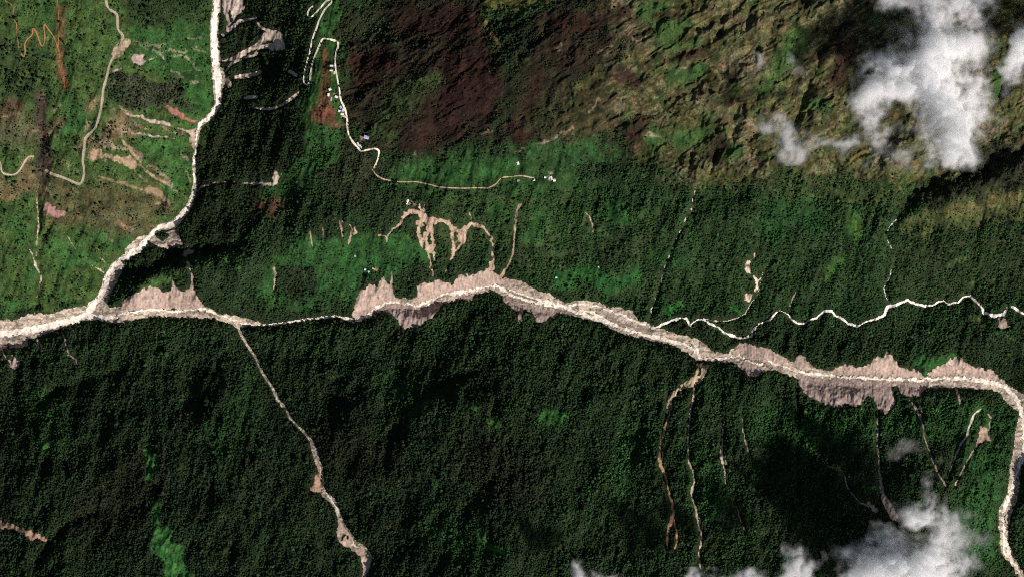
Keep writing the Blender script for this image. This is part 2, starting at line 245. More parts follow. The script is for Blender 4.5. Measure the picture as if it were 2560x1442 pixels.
anyslide = field()
for s in slides: anyslide = np.maximum(anyslide, s[2])
anystream = field()
for s in streams: anystream = np.maximum(anystream, s[1])
bare = np.maximum(np.maximum(grav, anyslide), anystream)
calm = 1 - .8 * np.maximum(sstep(-25, 2, grav), sstep(-55, 0, SB))
Z += calm * (32 * fbm(U, V, 230, 101, 2) + 13 * fbm(U, V, 95, 103, 2) )
# fall-line ribs on the slopes, aligned roughly down-slope
heath = sstep(-20, 30, poly(field(), "850,40 980,-20 1200,-80 1560,-60 1560,120 1480,190 1400,260 1350,345 1250,370 1100,385 940,380 870,280", SOFT, 60))
rib = (1 - .8 * heath) * fbm(U / 1.0 + .25 * V, V / 3.2, 42, 107, 3, .55, True)
south = sstep(0, 80, V - np.interp(U, [0, 300, 600, 900, 1240, 1480, 1750, 2050, 2500], [840, 790, 805, 800, 715, 780, 890, 940, 985]))
Z += calm * rib * (6.0 + .5 * (1 - south))
Z += calm * south * 7 * fbm(U + .12 * V + 34 * n60a, V / 4.5 + 12 * n60b, 70, 113, 2, .5, True)
Z += calm * 9 * fbm(U + .2 * V, V / 2.6, 110, 109, 3, .5, True)
rock = field()
poly(rock, "1500,-80 2700,-80 2700,390 2440,420 2280,470 2150,440 1960,440 1880,450 1720,460 1600,400 1560,360 1480,345 1350,350 1400,260 1480,180 1560,110 1500,60", SOFT, 60)
rockw = sstep(-40, 40, rock)
a = R(-33); ra = U * math.cos(a) + V * math.sin(a); rb = -U * math.sin(a) + V * math.cos(a)
crag = fbm(ra / 3.4 + 6 * n60a, rb + 6 * n60b, 19, 131, 3, .6, True)
crag2 = fbm(U + 14 * n60b, V + 14 * n60a, 60, 137, 3, .55, True)
Z += heath * (1 - .5 * rockw) * (3.6 * fbm(ra / 5, rb + 6 * n60a, 14, 133, 3, .6, True) + 13 * fbm(ra / 3.2 + 12 * n60a, rb + 14 * n60b, 75, 135, 3, .5, True))
ridge = fbm(ra / 5.5 + 5 * n60a, rb + 8 * n60b, 42, 139, 3, .5, True)
Z += rockw * (2.3 * crag * (0.2 + sstep(-.5, .6, n60a)) + 6.0 * crag2 + (5 + 11 * sstep(-.5, .7, n60b)) * ridge + 24.0 * fbm(ra / 5 + 10 * n60a, rb + 12 * n60b, 130, 145, 2, .45, True))
Z += 2.2 * fbm(U, V, 20, 141, 2) * calm + .8 * fbm(U, V, 7, 151, 2)
def carve(s, depth, w, M=THIN, bank=0):
    F = line(field(), s, 0, M, 60)
    g = np.exp(-(np.minimum(F, 0) / w) ** 2)
    return -depth * g
Z += carve(MAIN, 8, 26, FINE, ) + .3 * carve(LEFT.replace(',18', '').replace(',20', '').replace(',22', ''), 14, 16)
Z += carve("92,480 98,570 92,620 98,680 103,700 92,760", 12, 9) + carve("105,230 100,300 108,380 100,440 95,500 98,560", 22, 18)
Z += carve("100,640 103,610 118,580 135,548", 14, 8)
for s_, d_, w_ in ((EAST, 5, 10), (EAST2, 5, 10), (EAST3, 5, 10), (SOUTH, 1.5, 9),
        ("1738,470 1727,530 1705,570 1680,625 1657,680 1642,740 1622,818", 12, 9),
        ("1985,560 1960,600 1920,665 1895,735 1863,785 1815,802", 10, 8),
        ("1945,385 1950,480 1985,560", 8, 8), ("2440,370 2400,400 2350,440 2290,490 2232,558 2214,582 2236,655 2210,720 2225,760", 14, 12),
        ("2145,-10 2120,40 2080,100 2050,135 2030,180 2015,230 1995,290 1985,320", 26, 11), ("2045,40 2040,80 2045,130", 8, 6),
        ("2525,180 2510,215 2495,260", 22, 9), ("1820,15 1805,50 1800,80 1765,100", 22, 10), ("1800,100 1720,125 1660,150 1600,190 1560,210", 24, 12),
        ("1790,300 1790,350 1788,400", 26, 10), ("1270,150 1262,250 1270,330 1300,420", 10, 10), ("1370,40 1360,90 1320,120 1280,170", 12, 9),
        ("1677,1022 1652,1110 1652,1165 1672,1230 1684,1280 1667,1370", 5, 10), ("1736,962 1720,1080 1733,1180 1738,1265 1754,1340 1750,1400", 6, 10),
        ("1811,1040 1806,1085 1805,1135 1814,1210 1845,1275 1860,1322", 3, 8), ("1857,1048 1863,1100 1890,1180 1900,1300", 6, 7),
        ("1990,950 1998,1060 1995,1200 2000,1260", 12, 7), ("2195,1025 2193,1100 2203,1215 2222,1265", 5, 9),
        ("2102,1172 2117,1215 2150,1255", 6, 6), ("2275,1000 2307,1062 2335,1160 2365,1215", 4, 8), ("2451,1022 2425,1060 2400,1112 2382,1158 2368,1195", 4, 8),
        ("2470,1070 2445,1105 2408,1170 2388,1215", 4, 8), ("300,930 220,945 160,965 100,1010", 22, 18), ("240,1275 180,1300 130,1350 90,1400", 24, 16),
        ("1190,930 1130,950 1070,980 1030,1020", 12, 14), ("870,200 900,260 920,330", 6, 12), ("1180,380 1190,320 1230,270", 8, 10), ("570,1200 590,1300 570,1442", 8, 9), ("610,150 590,300 520,420", 6, 10)):
    Z += carve(s_, d_, w_)
# steep north-west facing scarps: ground east / south of the gorge stands up
def scarp(s, depth, reach, wide):
    "drop on the north-west side of a crest line: steep face, then a trough that rises again"
    global Z
    P_ = pts_of(s); best = np.full(U.shape, 1e9, f32); side = np.zeros(U.shape, f32); ends = np.zeros(U.shape, f32)
    for k_, (a_, b_) in enumerate(zip(P_[:-1], P_[1:])):
        d_, t_ = seg(U, V, a_[0], a_[1], b_[0], b_[1]); m_ = d_ < best
        cr = (b_[0] - a_[0]) * (V - a_[1]) - (b_[1] - a_[1]) * (U - a_[0])
        best = np.where(m_, d_, best); side = np.where(m_, np.sign(-cr), side)
    sd_ = best * side + 3 * n14a + 5 * n60a
    win = sstep(P_[0][0] - 30, P_[0][0] + 40, U) * (1 - sstep(P_[-1][0] - 60, P_[-1][0] + 30, U))
    win = win * np.clip(1 + .45 * n60b, .3, 1.5); Z = Z - win * depth * sstep(0, reach, sd_) * (1 - sstep(reach, reach + wide, sd_)) + win * depth * .18 * np.exp(-(sd_ / 22) ** 2)
scarp("2250,560 2310,512 2400,492 2470,462 2540,425 2640,400 2800,360", 86, 58, 110)
scarp("300,790 335,745 360,708 410,684 470,672 530,660 600,645", 36, 36, 40)
scarp("40,960 110,925 160,890 220,870", 16, 26, 60)
Z -= 6 * sstep(-12, 6, grav) + 3.5 * sstep(-3, 3, anyslide) + 1.0 * sstep(-2, 2, anystream)
gul = fbm(U + .3 * n14a, V / 5.0, 8, 161, 2, .6, True)
Z += np.where(anyslide > 0, 1.1 * gul * np.clip(anyslide / 8, 0, 1), 0) + np.where(grav > 0, .7 * fbm(U, V, 5, 171, 2, .7), 0)
Z = Z.astype(f32)

def world_xy(u, v, z):
    k = (HC - z) / HC
    return (u - 1280) * S * k, -(v - 721) * S * k
WX, WY = world_xy(U, V, Z)
def at(F, u, v):
    u = np.asarray(u, float); v = np.asarray(v, float)
    i = np.clip(np.searchsorted(UX, u) - 1, 0, NU - 2); j = np.clip(np.searchsorted(VY, v) - 1, 0, NV - 2)
    fu = (u - UX[i]) / (UX[i + 1] - UX[i]); fv = (v - VY[j]) / (VY[j + 1] - VY[j])
    return F[j, i] * (1 - fu) * (1 - fv) + F[j, i + 1] * fu * (1 - fv) + F[j + 1, i] * (1 - fu) * fv + F[j + 1, i + 1] * fu * fv

# ------------------------------------------------------------------ roads (ribbons) - traced centre lines
roads = [
 ('road', 'grey', "262,-60 265,0 272,22 292,38 295,72 307,92 300,115 283,145 273,165 265,200 258,225 255,255 248,290 238,320 215,345 211,370 207,400 210,425 207,450 200,460 190,458 160,445 130,435 113,425", 6.2, (.34, .29, .21)),
 ('road', 'pale bend', "85,392 72,393 62,405 50,425 38,436 20,437 5,430 0,408 -12,395 -60,380", 5.0, (.40, .33, .24)),
 ('road', 'white switchback', "783,16 774,23 769,36 774,43 783,40 797,25 812,8 820,1 828,0 828,8 812,25 799,50 790,75 781,100 775,130 768,155 762,180 759,200 763,211 771,210 776,200 777,185 780,165 787,142 797,118 806,99 818,98 832,101 844,106 845,118 840,135 838,160 842,190 848,220 852,250 862,272 868,300 870,330 880,352 895,370 903,378 920,375 937,372 947,378 946,392 942,405 934,424", 4.3, (.76, .67, .52)),
 ('dirt_road', 'tan', "931,424 940,437 950,444 965,450 1000,455 1040,455 1075,462 1100,468 1150,471 1195,470 1220,470 1240,460 1255,445 1280,442 1305,440 1335,446", 3.2, (.40, .30, .19)),
 ('path', 'orange straight', "143,-20 144,10 146,40 147,80 146,110 150,150 156,180 162,220", 1.9, (.27, .13, .06)),
 ('path', 'zigzag', "52,135 60,142 63,128 62,112 68,100 80,88 83,72 92,85 98,102 104,115 109,112 112,92 110,70 112,62 122,76 134,92 142,112 148,130", 3.2, (.32, .15, .07)),
 ('path', 'left', "12,2 26,10 33,22 33,45 41,60 42,85 45,105 47,122", 2.6, (.22, .13, .06)),
]
def catmull(P, step=2.0):
    P = np.array(P, float); Q = np.vstack([2 * P[0] - P[1], P, 2 * P[-1] - P[-2]]); out = []
    for i in range(1, len(Q) - 2):
        p0, p1, p2, p3 = Q[i - 1:i + 3]; m = max(2, int(np.hypot(*(p2 - p1)) / step))
        for t in np.arange(m) / m:
            out.append(.5 * ((2 * p1) + (p2 - p0) * t + (2 * p0 - 5 * p1 + 4 * p2 - p3) * t * t + (3 * p1 - p0 - 3 * p2 + p3) * t ** 3))
    out.append(Q[-2]); return np.array(out)
roadF = field()
for r in roads:
    c = catmull(pts_of(r[2]), 2.0); r_pts = c
    line(roadF, [tuple(p) for p in c[::3]] + [tuple(c[-1])], r[3], (U, V), 14)
bare = np.maximum(bare, roadF)

# ------------------------------------------------------------------ vegetation map: ground colour, tree density, crown tint
gc = np.empty(U.shape + (3,), f32); gc[:] = (.022, .036, .014)
td = np.full(U.shape, .95, f32)
tt = np.empty(U.shape + (3,), f32); tt[:] = (.025, .047, .0205)
def zone(kind, s, g=None, dens=None, tint=None, soft=18, amt=1.0):
    F = field()
    if kind == 'p': poly(F, s, SOFT)
    else:
        for q in s.split(' | '): line(F, q, 20, MID)
    w = sstep(-soft, soft, F) * amt
    if g is not None: gc[:] += w[..., None] * (np.array(g, f32) - gc)
    if dens is not None: td[:] += w * (dens - td)
    if tint is not None: tt[:] += w[..., None] * (np.array(tint, f32) - tt)
GRASS = (.028, .082, .020); BROWN = (.033, .0165, .011); TGRN = (.03, .066, .02); TDARK = (.02, .034, .015)
# dark woods east of the left gorge and along the ridge
zone('p', "555,-80 760,-80 790,60 760,330 700,450 640,500 640,560 480,650 300,720 280,700 420,600 500,520 500,330 555,260", (.016, .026, .011), .97, (.021, .033, .014), 12)
# left slopes
zone('p', "-500,-400 545,-400 535,280 480,420 470,520 380,575 270,690 220,770 -500,800", (.047, .086, .022), .27, (.022, .042, .015), 10)
zone('p', "-60,60 100,100 130,180 110,300 0,260", (.036, .064, .019), .5, (.028, .046, .018), 30)
zone('p', "300,-80 535,-80 530,60 430,70 320,50", (.028, .05, .017), .75, (.025, .045, .018), 24)
zone('p', "330,70 530,60 530,230 420,215 340,140", GRASS, .22, TGRN, 14)
zone('p', "400,215 535,225 530,285 480,300 430,265", (.03, .088, .02), .1, TGRN, 20)
zone('p', "280,190 430,200 470,260 400,275 300,260", (.045, .05, .028), .8, (.03, .036, .02), 14)
zone('p', "135,265 235,265 230,330 140,340", (.03, .085, .022), .3, TGRN, 14)
zone('p', "340,345 470,350 475,450 400,430 350,390", (.040, .105, .025), .12, TGRN, 22)
zone('l', "110,0,36 120,60,30 170,120,24 165,230,34", (.035, .08, .02), .3, TGRN, 12)
zone('l', "150,20,16 150,160,22 162,215,20", (.10, .07, .03), .15, None, 10)
zone('l', "152,158,16 158,200,14", (.22, .10, .05), .05, None, 7)
zone('l', "30,280,60 0,300,60", (.075, .045, .026), .4, None, 20)
zone('l', "60,330,70 10,330,60", (.08, .085, .04), .2, None, 25)
zone('l', "100,240,28 105,330,32 112,400,36 105,480,24", (.062, .042, .030), .3, (.036, .03, .022), 11)
zone('p', "60,395 90,400 95,480 0,500 -60,450 30,440", (.12, .095, .045), .2, None, 14)
zone('p', "130,440 300,450 420,480 440,540 330,590 230,570 120,580 90,500", (.080, .078, .032), .16, None, 30)
zone('l', "225,270,24 240,250,20 | 130,330,20 150,300,20 | 250,360,34 300,300,40 330,330,26 | 200,370,14 220,345,16 | 290,330,30 340,325,20", (.14, .105, .055), .2, None, 16)
zone('p', "130,600 230,610 240,660 180,680 130,650", (.040, .108, .026), .1, TGRN, 20)
zone('l', "40,560,40 60,600,30 | 70,700,30 90,650,20 | 150,740,26 165,760,20 | 20,760,30 60,755,30 | 360,610,30 250,600,30", (.035, .09, .022), .25, None, 14)
zone('l', "330,560,60 250,540,40", (.09, .085, .04), .2, None, 20)
zone('l', "420,480,30 470,440,24 | 440,550,16 400,560,16", (.035, .10, .022), .3, TGRN, 10)
# spur with fields
zone('p', "800,-80 850,-80 842,60 846,130 846,240 868,310 860,350 820,420 760,470 740,420 755,330 772,240 782,150 800,60", (.028, .080, .018), .06, TGRN, 7)
zone('l', "812,125,12 812,230,24 805,270,40", (.13, .072, .03), .02, None, 10)
zone('l', "812,143,16 808,141,14 | 790,290,22 810,272,36 822,292,38 800,300,30 850,315,12", (.135, .060, .034), .05, None, 9)
zone('p', "770,330 860,330 870,350 880,400 800,440 750,470 720,540 640,530 640,480 740,420", (.028, .075, .020), .45, TGRN, 12)
zone('l', "690,520,50 640,520,30", (.075, .035, .02), .4, None, 15)
# dark wood between spur and bench
zone('p', "860,360 930,370 960,440 900,520 840,500 800,440", (.03, .035, .016), .9, (.03, .036, .019), 15)
# brown heath
zone('p', "855,60 980,0 1120,-80 1210,-80 1216,60 1250,130 1262,260 1240,330 1120,372 960,378 900,320 866,230", (.030, .023, .013), .45, (.028, .024, .014), 16)
zone('p', "1000,20 1190,20 1210,90 1120,90 1010,80", BROWN, .3, (.03, .018, .012), 14)
zone('p', "870,130 960,120 1000,170 930,210 880,200", (.04, .017, .011), .3, None, 18)
zone('p', "1050,170 1190,110 1235,90 1255,200 1240,260 1180,320 1060,365 1000,370 1040,300 1100,230", BROWN, .35, (.024, .018, .012), 40)
zone('p', "1120,160 1210,120 1240,180 1210,260 1150,280 1100,260", (.034, .014, .010), .15, None, 34)
zone('l', "960,300,60 1010,240,70 1080,200,40 | 980,345,26 930,330,26", (.04, .06, .02), .4, (.034, .05, .02), 18)
zone('p', "846,100 880,60 960,20 1000,100 900,110", (.026, .032, .016), .8, (.028, .038, .018), 15)
zone('l', "1213,0,8 1216,50,9 1228,82,9 1250,106,10 1266,132,11", (.15, .12, .04), .02, None, 3)
zone('p', "1206,-80 1400,-80 1385,8 1330,18 1250,28 1222,40 1208,0", (.10, .11, .03), .08, None, 6)
zone('p', "1255,40 1360,40 1370,80 1310,140 1275,240 1270,340 1240,330 1262,200", (.022, .034, .015), .7, (.026, .036, .017), 14)
zone('p', "1370,20 1560,-20 1560,120 1480,190 1400,260 1350,345 1270,370 1275,240 1310,150", (.034, .024, .014), .3, (.026, .026, .015), 40)
zone('l', "1400,70,40 1480,60,40 | 1330,260,40 1300,330,50 | 1390,220,50 1350,230,50", (.036, .014, .010), .15, None, 22)
zone('l', "1330,300,60 1400,200,50", (.04, .05, .02), .3, None, 20, .6)
# bench fields and slopes below
zone('p', "970,412 1100,388 1230,375 1300,362 1400,352 1480,345 1560,380 1610,410 1600,450 1480,480 1300,485 1100,482 1000,470", (.026, .064, .018), .12, (.026, .050, .018), 16)
zone('l', "1030,440,50 1130,430,50 1280,425,50 | 1400,375,40 1470,365,30", (.028, .085, .021), .1, None, 20)
zone('p', "1450,400 1600,400 1610,450 1540,475 1450,470", (.022, .04, .016), .8, (.026, .046, .02), 14)
zone('p', "640,690 690,640 760,600 850,590 960,600 1060,600 1085,640 1020,670 960,690 900,715 880,760 780,770 640,760 640,740", (.026, .078, .020), .32, (.026, .062, .02), 18)
zone('l', "900,600,40 1010,615,50 1050,640,30 | 700,660,24 660,700,24 | 860,650,60 920,660,50 | 740,620,20 800,600,20", (.025, .082, .020), .2, TGRN, 18)
zone('p', "690,665 790,670 800,740 700,760", (.022, .036, .015), .85, TDARK, 12)
zone('l', "450,690,30 400,705,26 350,730,16 | 480,660,24 600,640,20 | 590,700,14 600,660,24", (.045, .09, .022), .35, TGRN, 10)
zone('p', "480,650 640,640 640,780 560,775 500,730", (.024, .042, .017), .85, (.026, .048, .02), 12)
zone('p', "1090,480 1520,490 1640,520 1620,600 1500,620 1300,640 1240,620 1090,640", (.035, .058, .02), .7, (.03, .052, .02), 16)
zone('l', "1540,530,60 1560,560,40 | 1430,540,40 | 1350,540,30 1330,600,30 | 1230,540,24 1250,520,20", (.024, .075, .020), .3, TGRN, 14)
zone('p', "1300,620 1640,560 1640,760 1560,750 1480,745 1380,720 1290,680", (.034, .048, .02), .75, (.03, .048, .02), 14)
zone('l', "1400,700,50 1480,680,50 1520,720,40 1590,690,40", (.022, .078, .020), .3, TGRN, 14)
zone('p', "1640,480 2230,470 2240,740 2000,740 1700,780 1640,700", (.028, .045, .018), .8, (.028, .046, .019), 16)
zone('l', "1930,560,80 1960,500,80 2040,560,60 | 1700,660,40 1660,640,40", (.022, .058, .018), .6, (.024, .054, .02), 20)
zone('l', "2135,545,40 2138,590,30 | 2110,640,18 2075,680,26 2065,700,20", (.045, .095, .022), .1, TGRN, 10)
zone('l', "1670,778,22 1690,770,20 1700,765,14 | 1830,770,16 1850,775,12 | 1410,790,10", (.025, .11, .022), .1, TGRN, 6)
zone('p', "2230,560 2300,540 2340,520 2400,500 2440,490 2480,480 2700,460 2700,560 2500,560 2400,575 2250,590", (.062, .066, .024), .3, (.034, .046, .02), 16)
zone('l', "2380,530,30 2500,510,40 2560,480,60", (.095, .088, .036), .1, None, 18)
zone('p', "2250,590 2700,560 2700,760 2250,745", (.03, .04, .018), .8, (.032, .046, .02), 16)
zone('l', "2435,775,1 2440,800,30 2470,810,24 | 2520,840,16 2545,850,10 | 2410,640,20 2380,660,20 | 2430,710,14 2425,735,10", (.06, .085, .03), .3, None, 8)
zone('p', "2285,925 2295,902 2340,890 2395,885 2380,898 2345,915 2325,925 2312,942", (.025, .095, .022), .1, TGRN, 6)
zone('l', "1850,830,10 1790,830,16 1760,820,12", (.035, .055, .022), .6, None, 10)
# rocky alpine grassland, north-east
mottR = fbm(U, V, 45, 243, 4, .6)
G = sstep(-.5, .7, crag2 * .5 + fbm(U, V, 34, 201, 3))
patchy = sstep(-.35, .6, fbm(U, V, 150, 241, 3))
tan = (.05 + .8 * patchy ** 2) * sstep(.25, 1.2, crag * .55 + fbm(ra / 3.6 + 9 * n60a, rb + 9 * n60b, 20, 211, 4, .65) * 1.1)
streaks = sstep(.62, .92, fbm(ra / 3.2 + 14 * n60a + 3 * n14a, rb + 9 * n60b + 3 * n14b, 15, 231, 2, .6, True)) * sstep(-.3, .5, fbm(U, V, 110, 235, 3))
brn = sstep(.0, 1.0, fbm(ra / 2.2, rb, 90, 221, 4, .6) + sstep(1750, 1480, U) * .7)
alp = np.array((.042, .078, .018), f32) * (1 - G[..., None]) + np.array((.090, .088, .030), f32) * G[..., None]
alp = alp * (1 - tan[..., None] * .75) + np.array((.19, .152, .088), f32) * tan[..., None] * .75
alp = alp * (1 - brn[..., None] * .6) + np.array((.042, .028, .016), f32) * brn[..., None] * .6
alp += (streaks * .5)[..., None] * (np.array((.24, .195, .12), f32) - alp)  # thin rock highlights painted into the ground colour
alp *= (1 - .5 * sstep(.65, .95, fbm(ra / 3.2 + 14 * n60a, rb + 9 * n60b + 6, 17, 239, 2, .6, True)))[..., None]  # dark lines: shadows of the rock streaks, painted into the albedo
w = sstep(-34, 34, rock + 20 * mottR)
gc += w[..., None] * (alp - gc); td += w * (.025 - td); tt += w[..., None] * (np.array((.04, .05, .02), f32) - tt)
zone('l', "1610,30,50 1650,30,50 1660,80,60 1700,60,40 | 1660,125,20 1740,105,16 | 1680,190,50 1740,180,50 | 1910,220,40 2000,100,60 | 1640,350,60 1570,290,20 | 2200,30,30 2180,60,20 | 2510,170,30 2490,230,30 | 2060,270,40 2010,260,20 | 1700,350,60 1750,340,50 1830,380,50 | 2130,300,60", (.035, .085, .020), .08, None, 16, .85)
zone('l', "1480,60,30 1560,30,30 | 1640,40,20 1690,35,20 | 1590,200,40 1560,190,50 | 1770,130,26 1700,145,24 | 1600,310,50 1590,340,40 | 1800,360,50 1780,390,40 | 2120,110,40 2090,200,50 | 1500,270,60", (.034, .018, .012), .12, None, 14, .9)
zone('l', "1840,60,60 1900,60,60 1960,30,50 | 1750,250,50 1800,280,40 1890,320,50 | 1820,140,50 1900,180,50 | 2000,20,60 | 2300,260,60 2200,180,60 | 2480,40,40", (.17, .14, .08), .02, None, 24, .35)
zone('p', "2440,375 2560,350 2700,340 2700,460 2480,480 2360,520 2290,500 2300,480 2380,450", (.032, .032, .018), .5, (.03, .03, .018), 12)
zone('p', "1950,440 2300,470 2280,540 2150,520 1960,500 1880,460", (.04, .055, .02), .55, (.035, .05, .02), 16)
# southern forest: lighter patches and glades
zone('l', "150,1110,40 110,1020,90 | 1030,1000,90 980,960,60 | 620,960,50 560,1100,80 | 1100,1330,90 1200,1380,90 | 2050,1100,60 1900,1050,90 | 1750,1150,100 1780,1250,80 | 1600,1100,80 1560,1200,60", (.024, .06, .018), .86, (.030, .078, .024), 45, .9)
zone('l', "640,1300,90 700,1380,100 | 380,1400,60", (.022, .05, .018), .9, (.028, .056, .021), 30, .6)
zone('l', "1300,1200,160 1200,1150,120 | 1500,1180,90 | 350,1200,160 250,1300,160 | 820,1100,120 950,1150,120", (.02, .022, .012), .95, (.028, .030, .017), 50, .7)
zone('l', "373,1128,22 380,1155,34 378,1180,26 370,1195,12 | 390,1262,18 395,1275,18 392,1300,14 392,1325,26 412,1340,50 402,1370,46 430,1385,54 440,1420,60 460,1460,60 | 110,1118,16 120,1125,14 | 620,1215,11 628,1219,9 | 650,1123,16 655,1128,12", (.040, .135, .030), .03, TGRN, 6)
zone('l', "1345,1045,18 1375,1040,36 1402,1048,28 | 1235,1060,22 1245,1062,16 | 1175,1012,12 1190,1022,12 | 1085,1200,10 1088,1220,8 | 1200,1330,16 1225,1370,18 1260,1380,20", (.038, .125, .026), .05, TGRN, 7)
zone('p', "2380,1090 2470,1120 2520,1140 2510,1240 2490,1290 2500,1400 2400,1420 2380,1300 2420,1200", (.028, .082, .022), .5, (.030, .080, .024), 30)
zone('p', "2040,1010 2180,1030 2540,1000 2540,1130 2480,1080 2300,1100 2040,1100", (.024, .06, .018), .86, (.030, .074, .024), 30)
zone('l', "2420,1380,8 2470,1365,9 2500,1355,8", (.04, .12, .03), .0, None, 4)
zone('l', "2530,930,40 2545,880,60 2600,900,80 | 2590,1250,60 2590,1350,70", (.018, .03, .014), .95, TDARK, 12)
for q, c_ in (("300,270,4 318,282,7 335,288,5 | 262,300,3 275,318,5 282,335,4 | 300,320,8 322,328,10 350,332,5 | 330,300,4 345,312,6 372,322,4 | 405,318,6 440,328,5 462,336,4 | 285,275,5 296,262,3 | 250,355,8 285,368,14 318,375,8 | 232,385,8 262,400,6 | 330,375,10 352,395,8 | 372,415,8 398,438,9 425,452,10 | 418,455,8 440,478,6 | 350,440,4 365,455,6 | 372,478,16 405,490,14 420,505,8 | 388,510,6 412,520,5 | 455,385,4 470,400,6 | 468,430,5 475,450,4 | 216,360,5 232,345,6 | 205,330,4 225,305,5", (.27, .21, .14)),
    ("226,262,4 236,250,6 | 148,262,5 140,275,6 | 160,395,4 158,410,5 | 168,405,3 175,425,4 | 120,470,5 128,485,6 | 50,340,3 90,330,3 | 5,290,3 45,282,4 | 130,320,6 120,335,6 | 180,545,4 205,540,3 | 300,560,12 330,575,10 | 262,590,5 280,600,4 | 420,560,6 380,565,4", (.20, .15, .09)),
    ("365,110,3 395,112,5 420,105,4 | 425,130,6 462,132,7 | 440,145,4 470,150,5 | 380,125,4 410,132,6 | 470,95,4 500,90,5 | 480,160,3 500,175,4 | 430,180,3 450,200,4 | 498,205,4 470,210,3 | 340,105,5 365,120,4 | 480,120,3 512,128,3", (.26, .24, .15)),
    ("1430,320,6 1405,335,6 1370,348,5 1340,362,4 | 1500,245,5 1470,275,4 | 1530,110,5 1500,128,4 | 1400,105,4 1385,130,3 | 1310,370,4 1290,380,3 | 1235,325,4 1200,332,3 | 1045,372,3 1040,385,3 | 1725,158,4 1705,170,5 1690,185,3 | 1745,250,14 1760,262,8 | 1860,300,16 1890,320,14 | 1620,340,8 1650,345,6", (.24, .19, .12))):
    zone('l', q, c_, .1, None, 3.2, .85)
# bare yards round the hamlets
zone('l', "838,236,8 850,244,6 | 858,280,12 862,290,9 | 900,350,11 910,352,9 | 1376,433,8 1382,434,7 | 1376,448,10 1384,450,8 | 932,672,5 950,671,4 | 1020,512,8 1035,503,7 | 836,178,9 837,186,8", (.26, .18, .12), 0, None, 2.5)
gn = fbm(U, V, 4.2, 301, 2, .8)
mott = fbm(U, V, 22, 305, 4, .65); gc *= (1 + .48 * mott)[..., None]; gc *= (1 + heath * .45 * fbm(ra / 4, rb, 13, 317, 3, .65))[..., None]; gc *= (1 - .22 * heath * (1 - w))[..., None]; gc[..., 0] *= 1 + .22 * fbm(U, V, 30, 307, 2)
stv = 1 + .35 * fbm(U + .2 * V, V / 3, 60, 309, 4, .6); tt *= stv[..., None]; td *= 1 - .25 * sstep(.3, 1, fbm(U, V, 70, 313, 3))
gc *= (1 + .55 * gn * (1 - .2 * w))[..., None]
gc *= (1 + .22 * fbm(U, V, 40, 311, 2))[..., None]
# scattered stone litter on the open slopes
lit = sstep(.72, .95, fbm(U, V / .8, 9, 321, 2)) * sstep(-30, 10, line(field(), "360,140,40 450,130,70 520,160,50", 40, SOFT)) 
gc += lit[..., None] * (np.array((.30, .27, .18), f32) - gc) * .8
lit2 = sstep(.55, .9, fbm(U, V, 11, 331, 2)) * sstep(-25, 10, line(field(), "240,300,60 330,350,90 400,400,60 | ".replace(' | ', ''), 60, SOFT))
gc += lit2[..., None] * (np.array((.24, .19, .12), f32) - gc) * .7
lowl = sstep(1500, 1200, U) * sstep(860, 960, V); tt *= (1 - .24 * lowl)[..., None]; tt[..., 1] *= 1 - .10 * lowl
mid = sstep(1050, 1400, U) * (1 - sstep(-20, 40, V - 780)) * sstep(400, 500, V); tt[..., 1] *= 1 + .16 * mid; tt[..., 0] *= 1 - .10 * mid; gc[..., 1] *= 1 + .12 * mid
gc *= .88; tt *= np.array((.80, 1.0, .74), f32)
np.clip(gc, .002, .95, out=gc)

# ------------------------------------------------------------------ materials
def mat(name, attr=None, kind='GEOMETRY', rough=.95, scale=.3, amt=.35, base=None, spec=.15):
    m = bpy.data.materials.new(name); m.use_nodes = True; nt = m.node_tree
    b = nt.nodes['Principled BSDF']; b.inputs['Roughness'].default_value = rough; b.inputs['Specular IOR Level'].default_value = spec
    if attr:
        a = nt.nodes.new('ShaderNodeAttribute'); a.attribute_name = attr; a.attribute_type = kind; src = a.outputs['Color']
    else:
        a = nt.nodes.new('ShaderNodeRGB'); a.outputs[0].default_value = (*base, 1); src = a.outputs[0]
    tc = nt.nodes.new('ShaderNodeTexCoord'); no = nt.nodes.new('ShaderNodeTexNoise')
    no.inputs['Scale'].default_value = scale; no.inputs['Detail'].default_value = 3
    nt.links.new(tc.outputs['Object'], no.inputs['Vector'])
    mr = nt.nodes.new('ShaderNodeMapRange'); mr.inputs['From Min'].default_value = .3; mr.inputs['From Max'].default_value = .7
    mr.inputs['To Min'].default_value = 1 - amt; mr.inputs['To Max'].default_value = 1 + amt
    nt.links.new(no.outputs['Fac'], mr.inputs['Value'])
    mx = nt.nodes.new('ShaderNodeVectorMath'); mx.operation = 'SCALE'
    nt.links.new(src, mx.inputs[0]); nt.links.new(mr.outputs[0], mx.inputs['Scale']); nt.links.new(mx.outputs[0], b.inputs['Base Color'])
    return m
M_ground = mat('turf_and_soil', 'col', scale=.22, amt=.3)
M_bare = mat('bare_earth', 'col', scale=.2, amt=.12)
M_tree = mat('foliage', 'tint', 'INSTANCER', scale=.6, amt=.35)

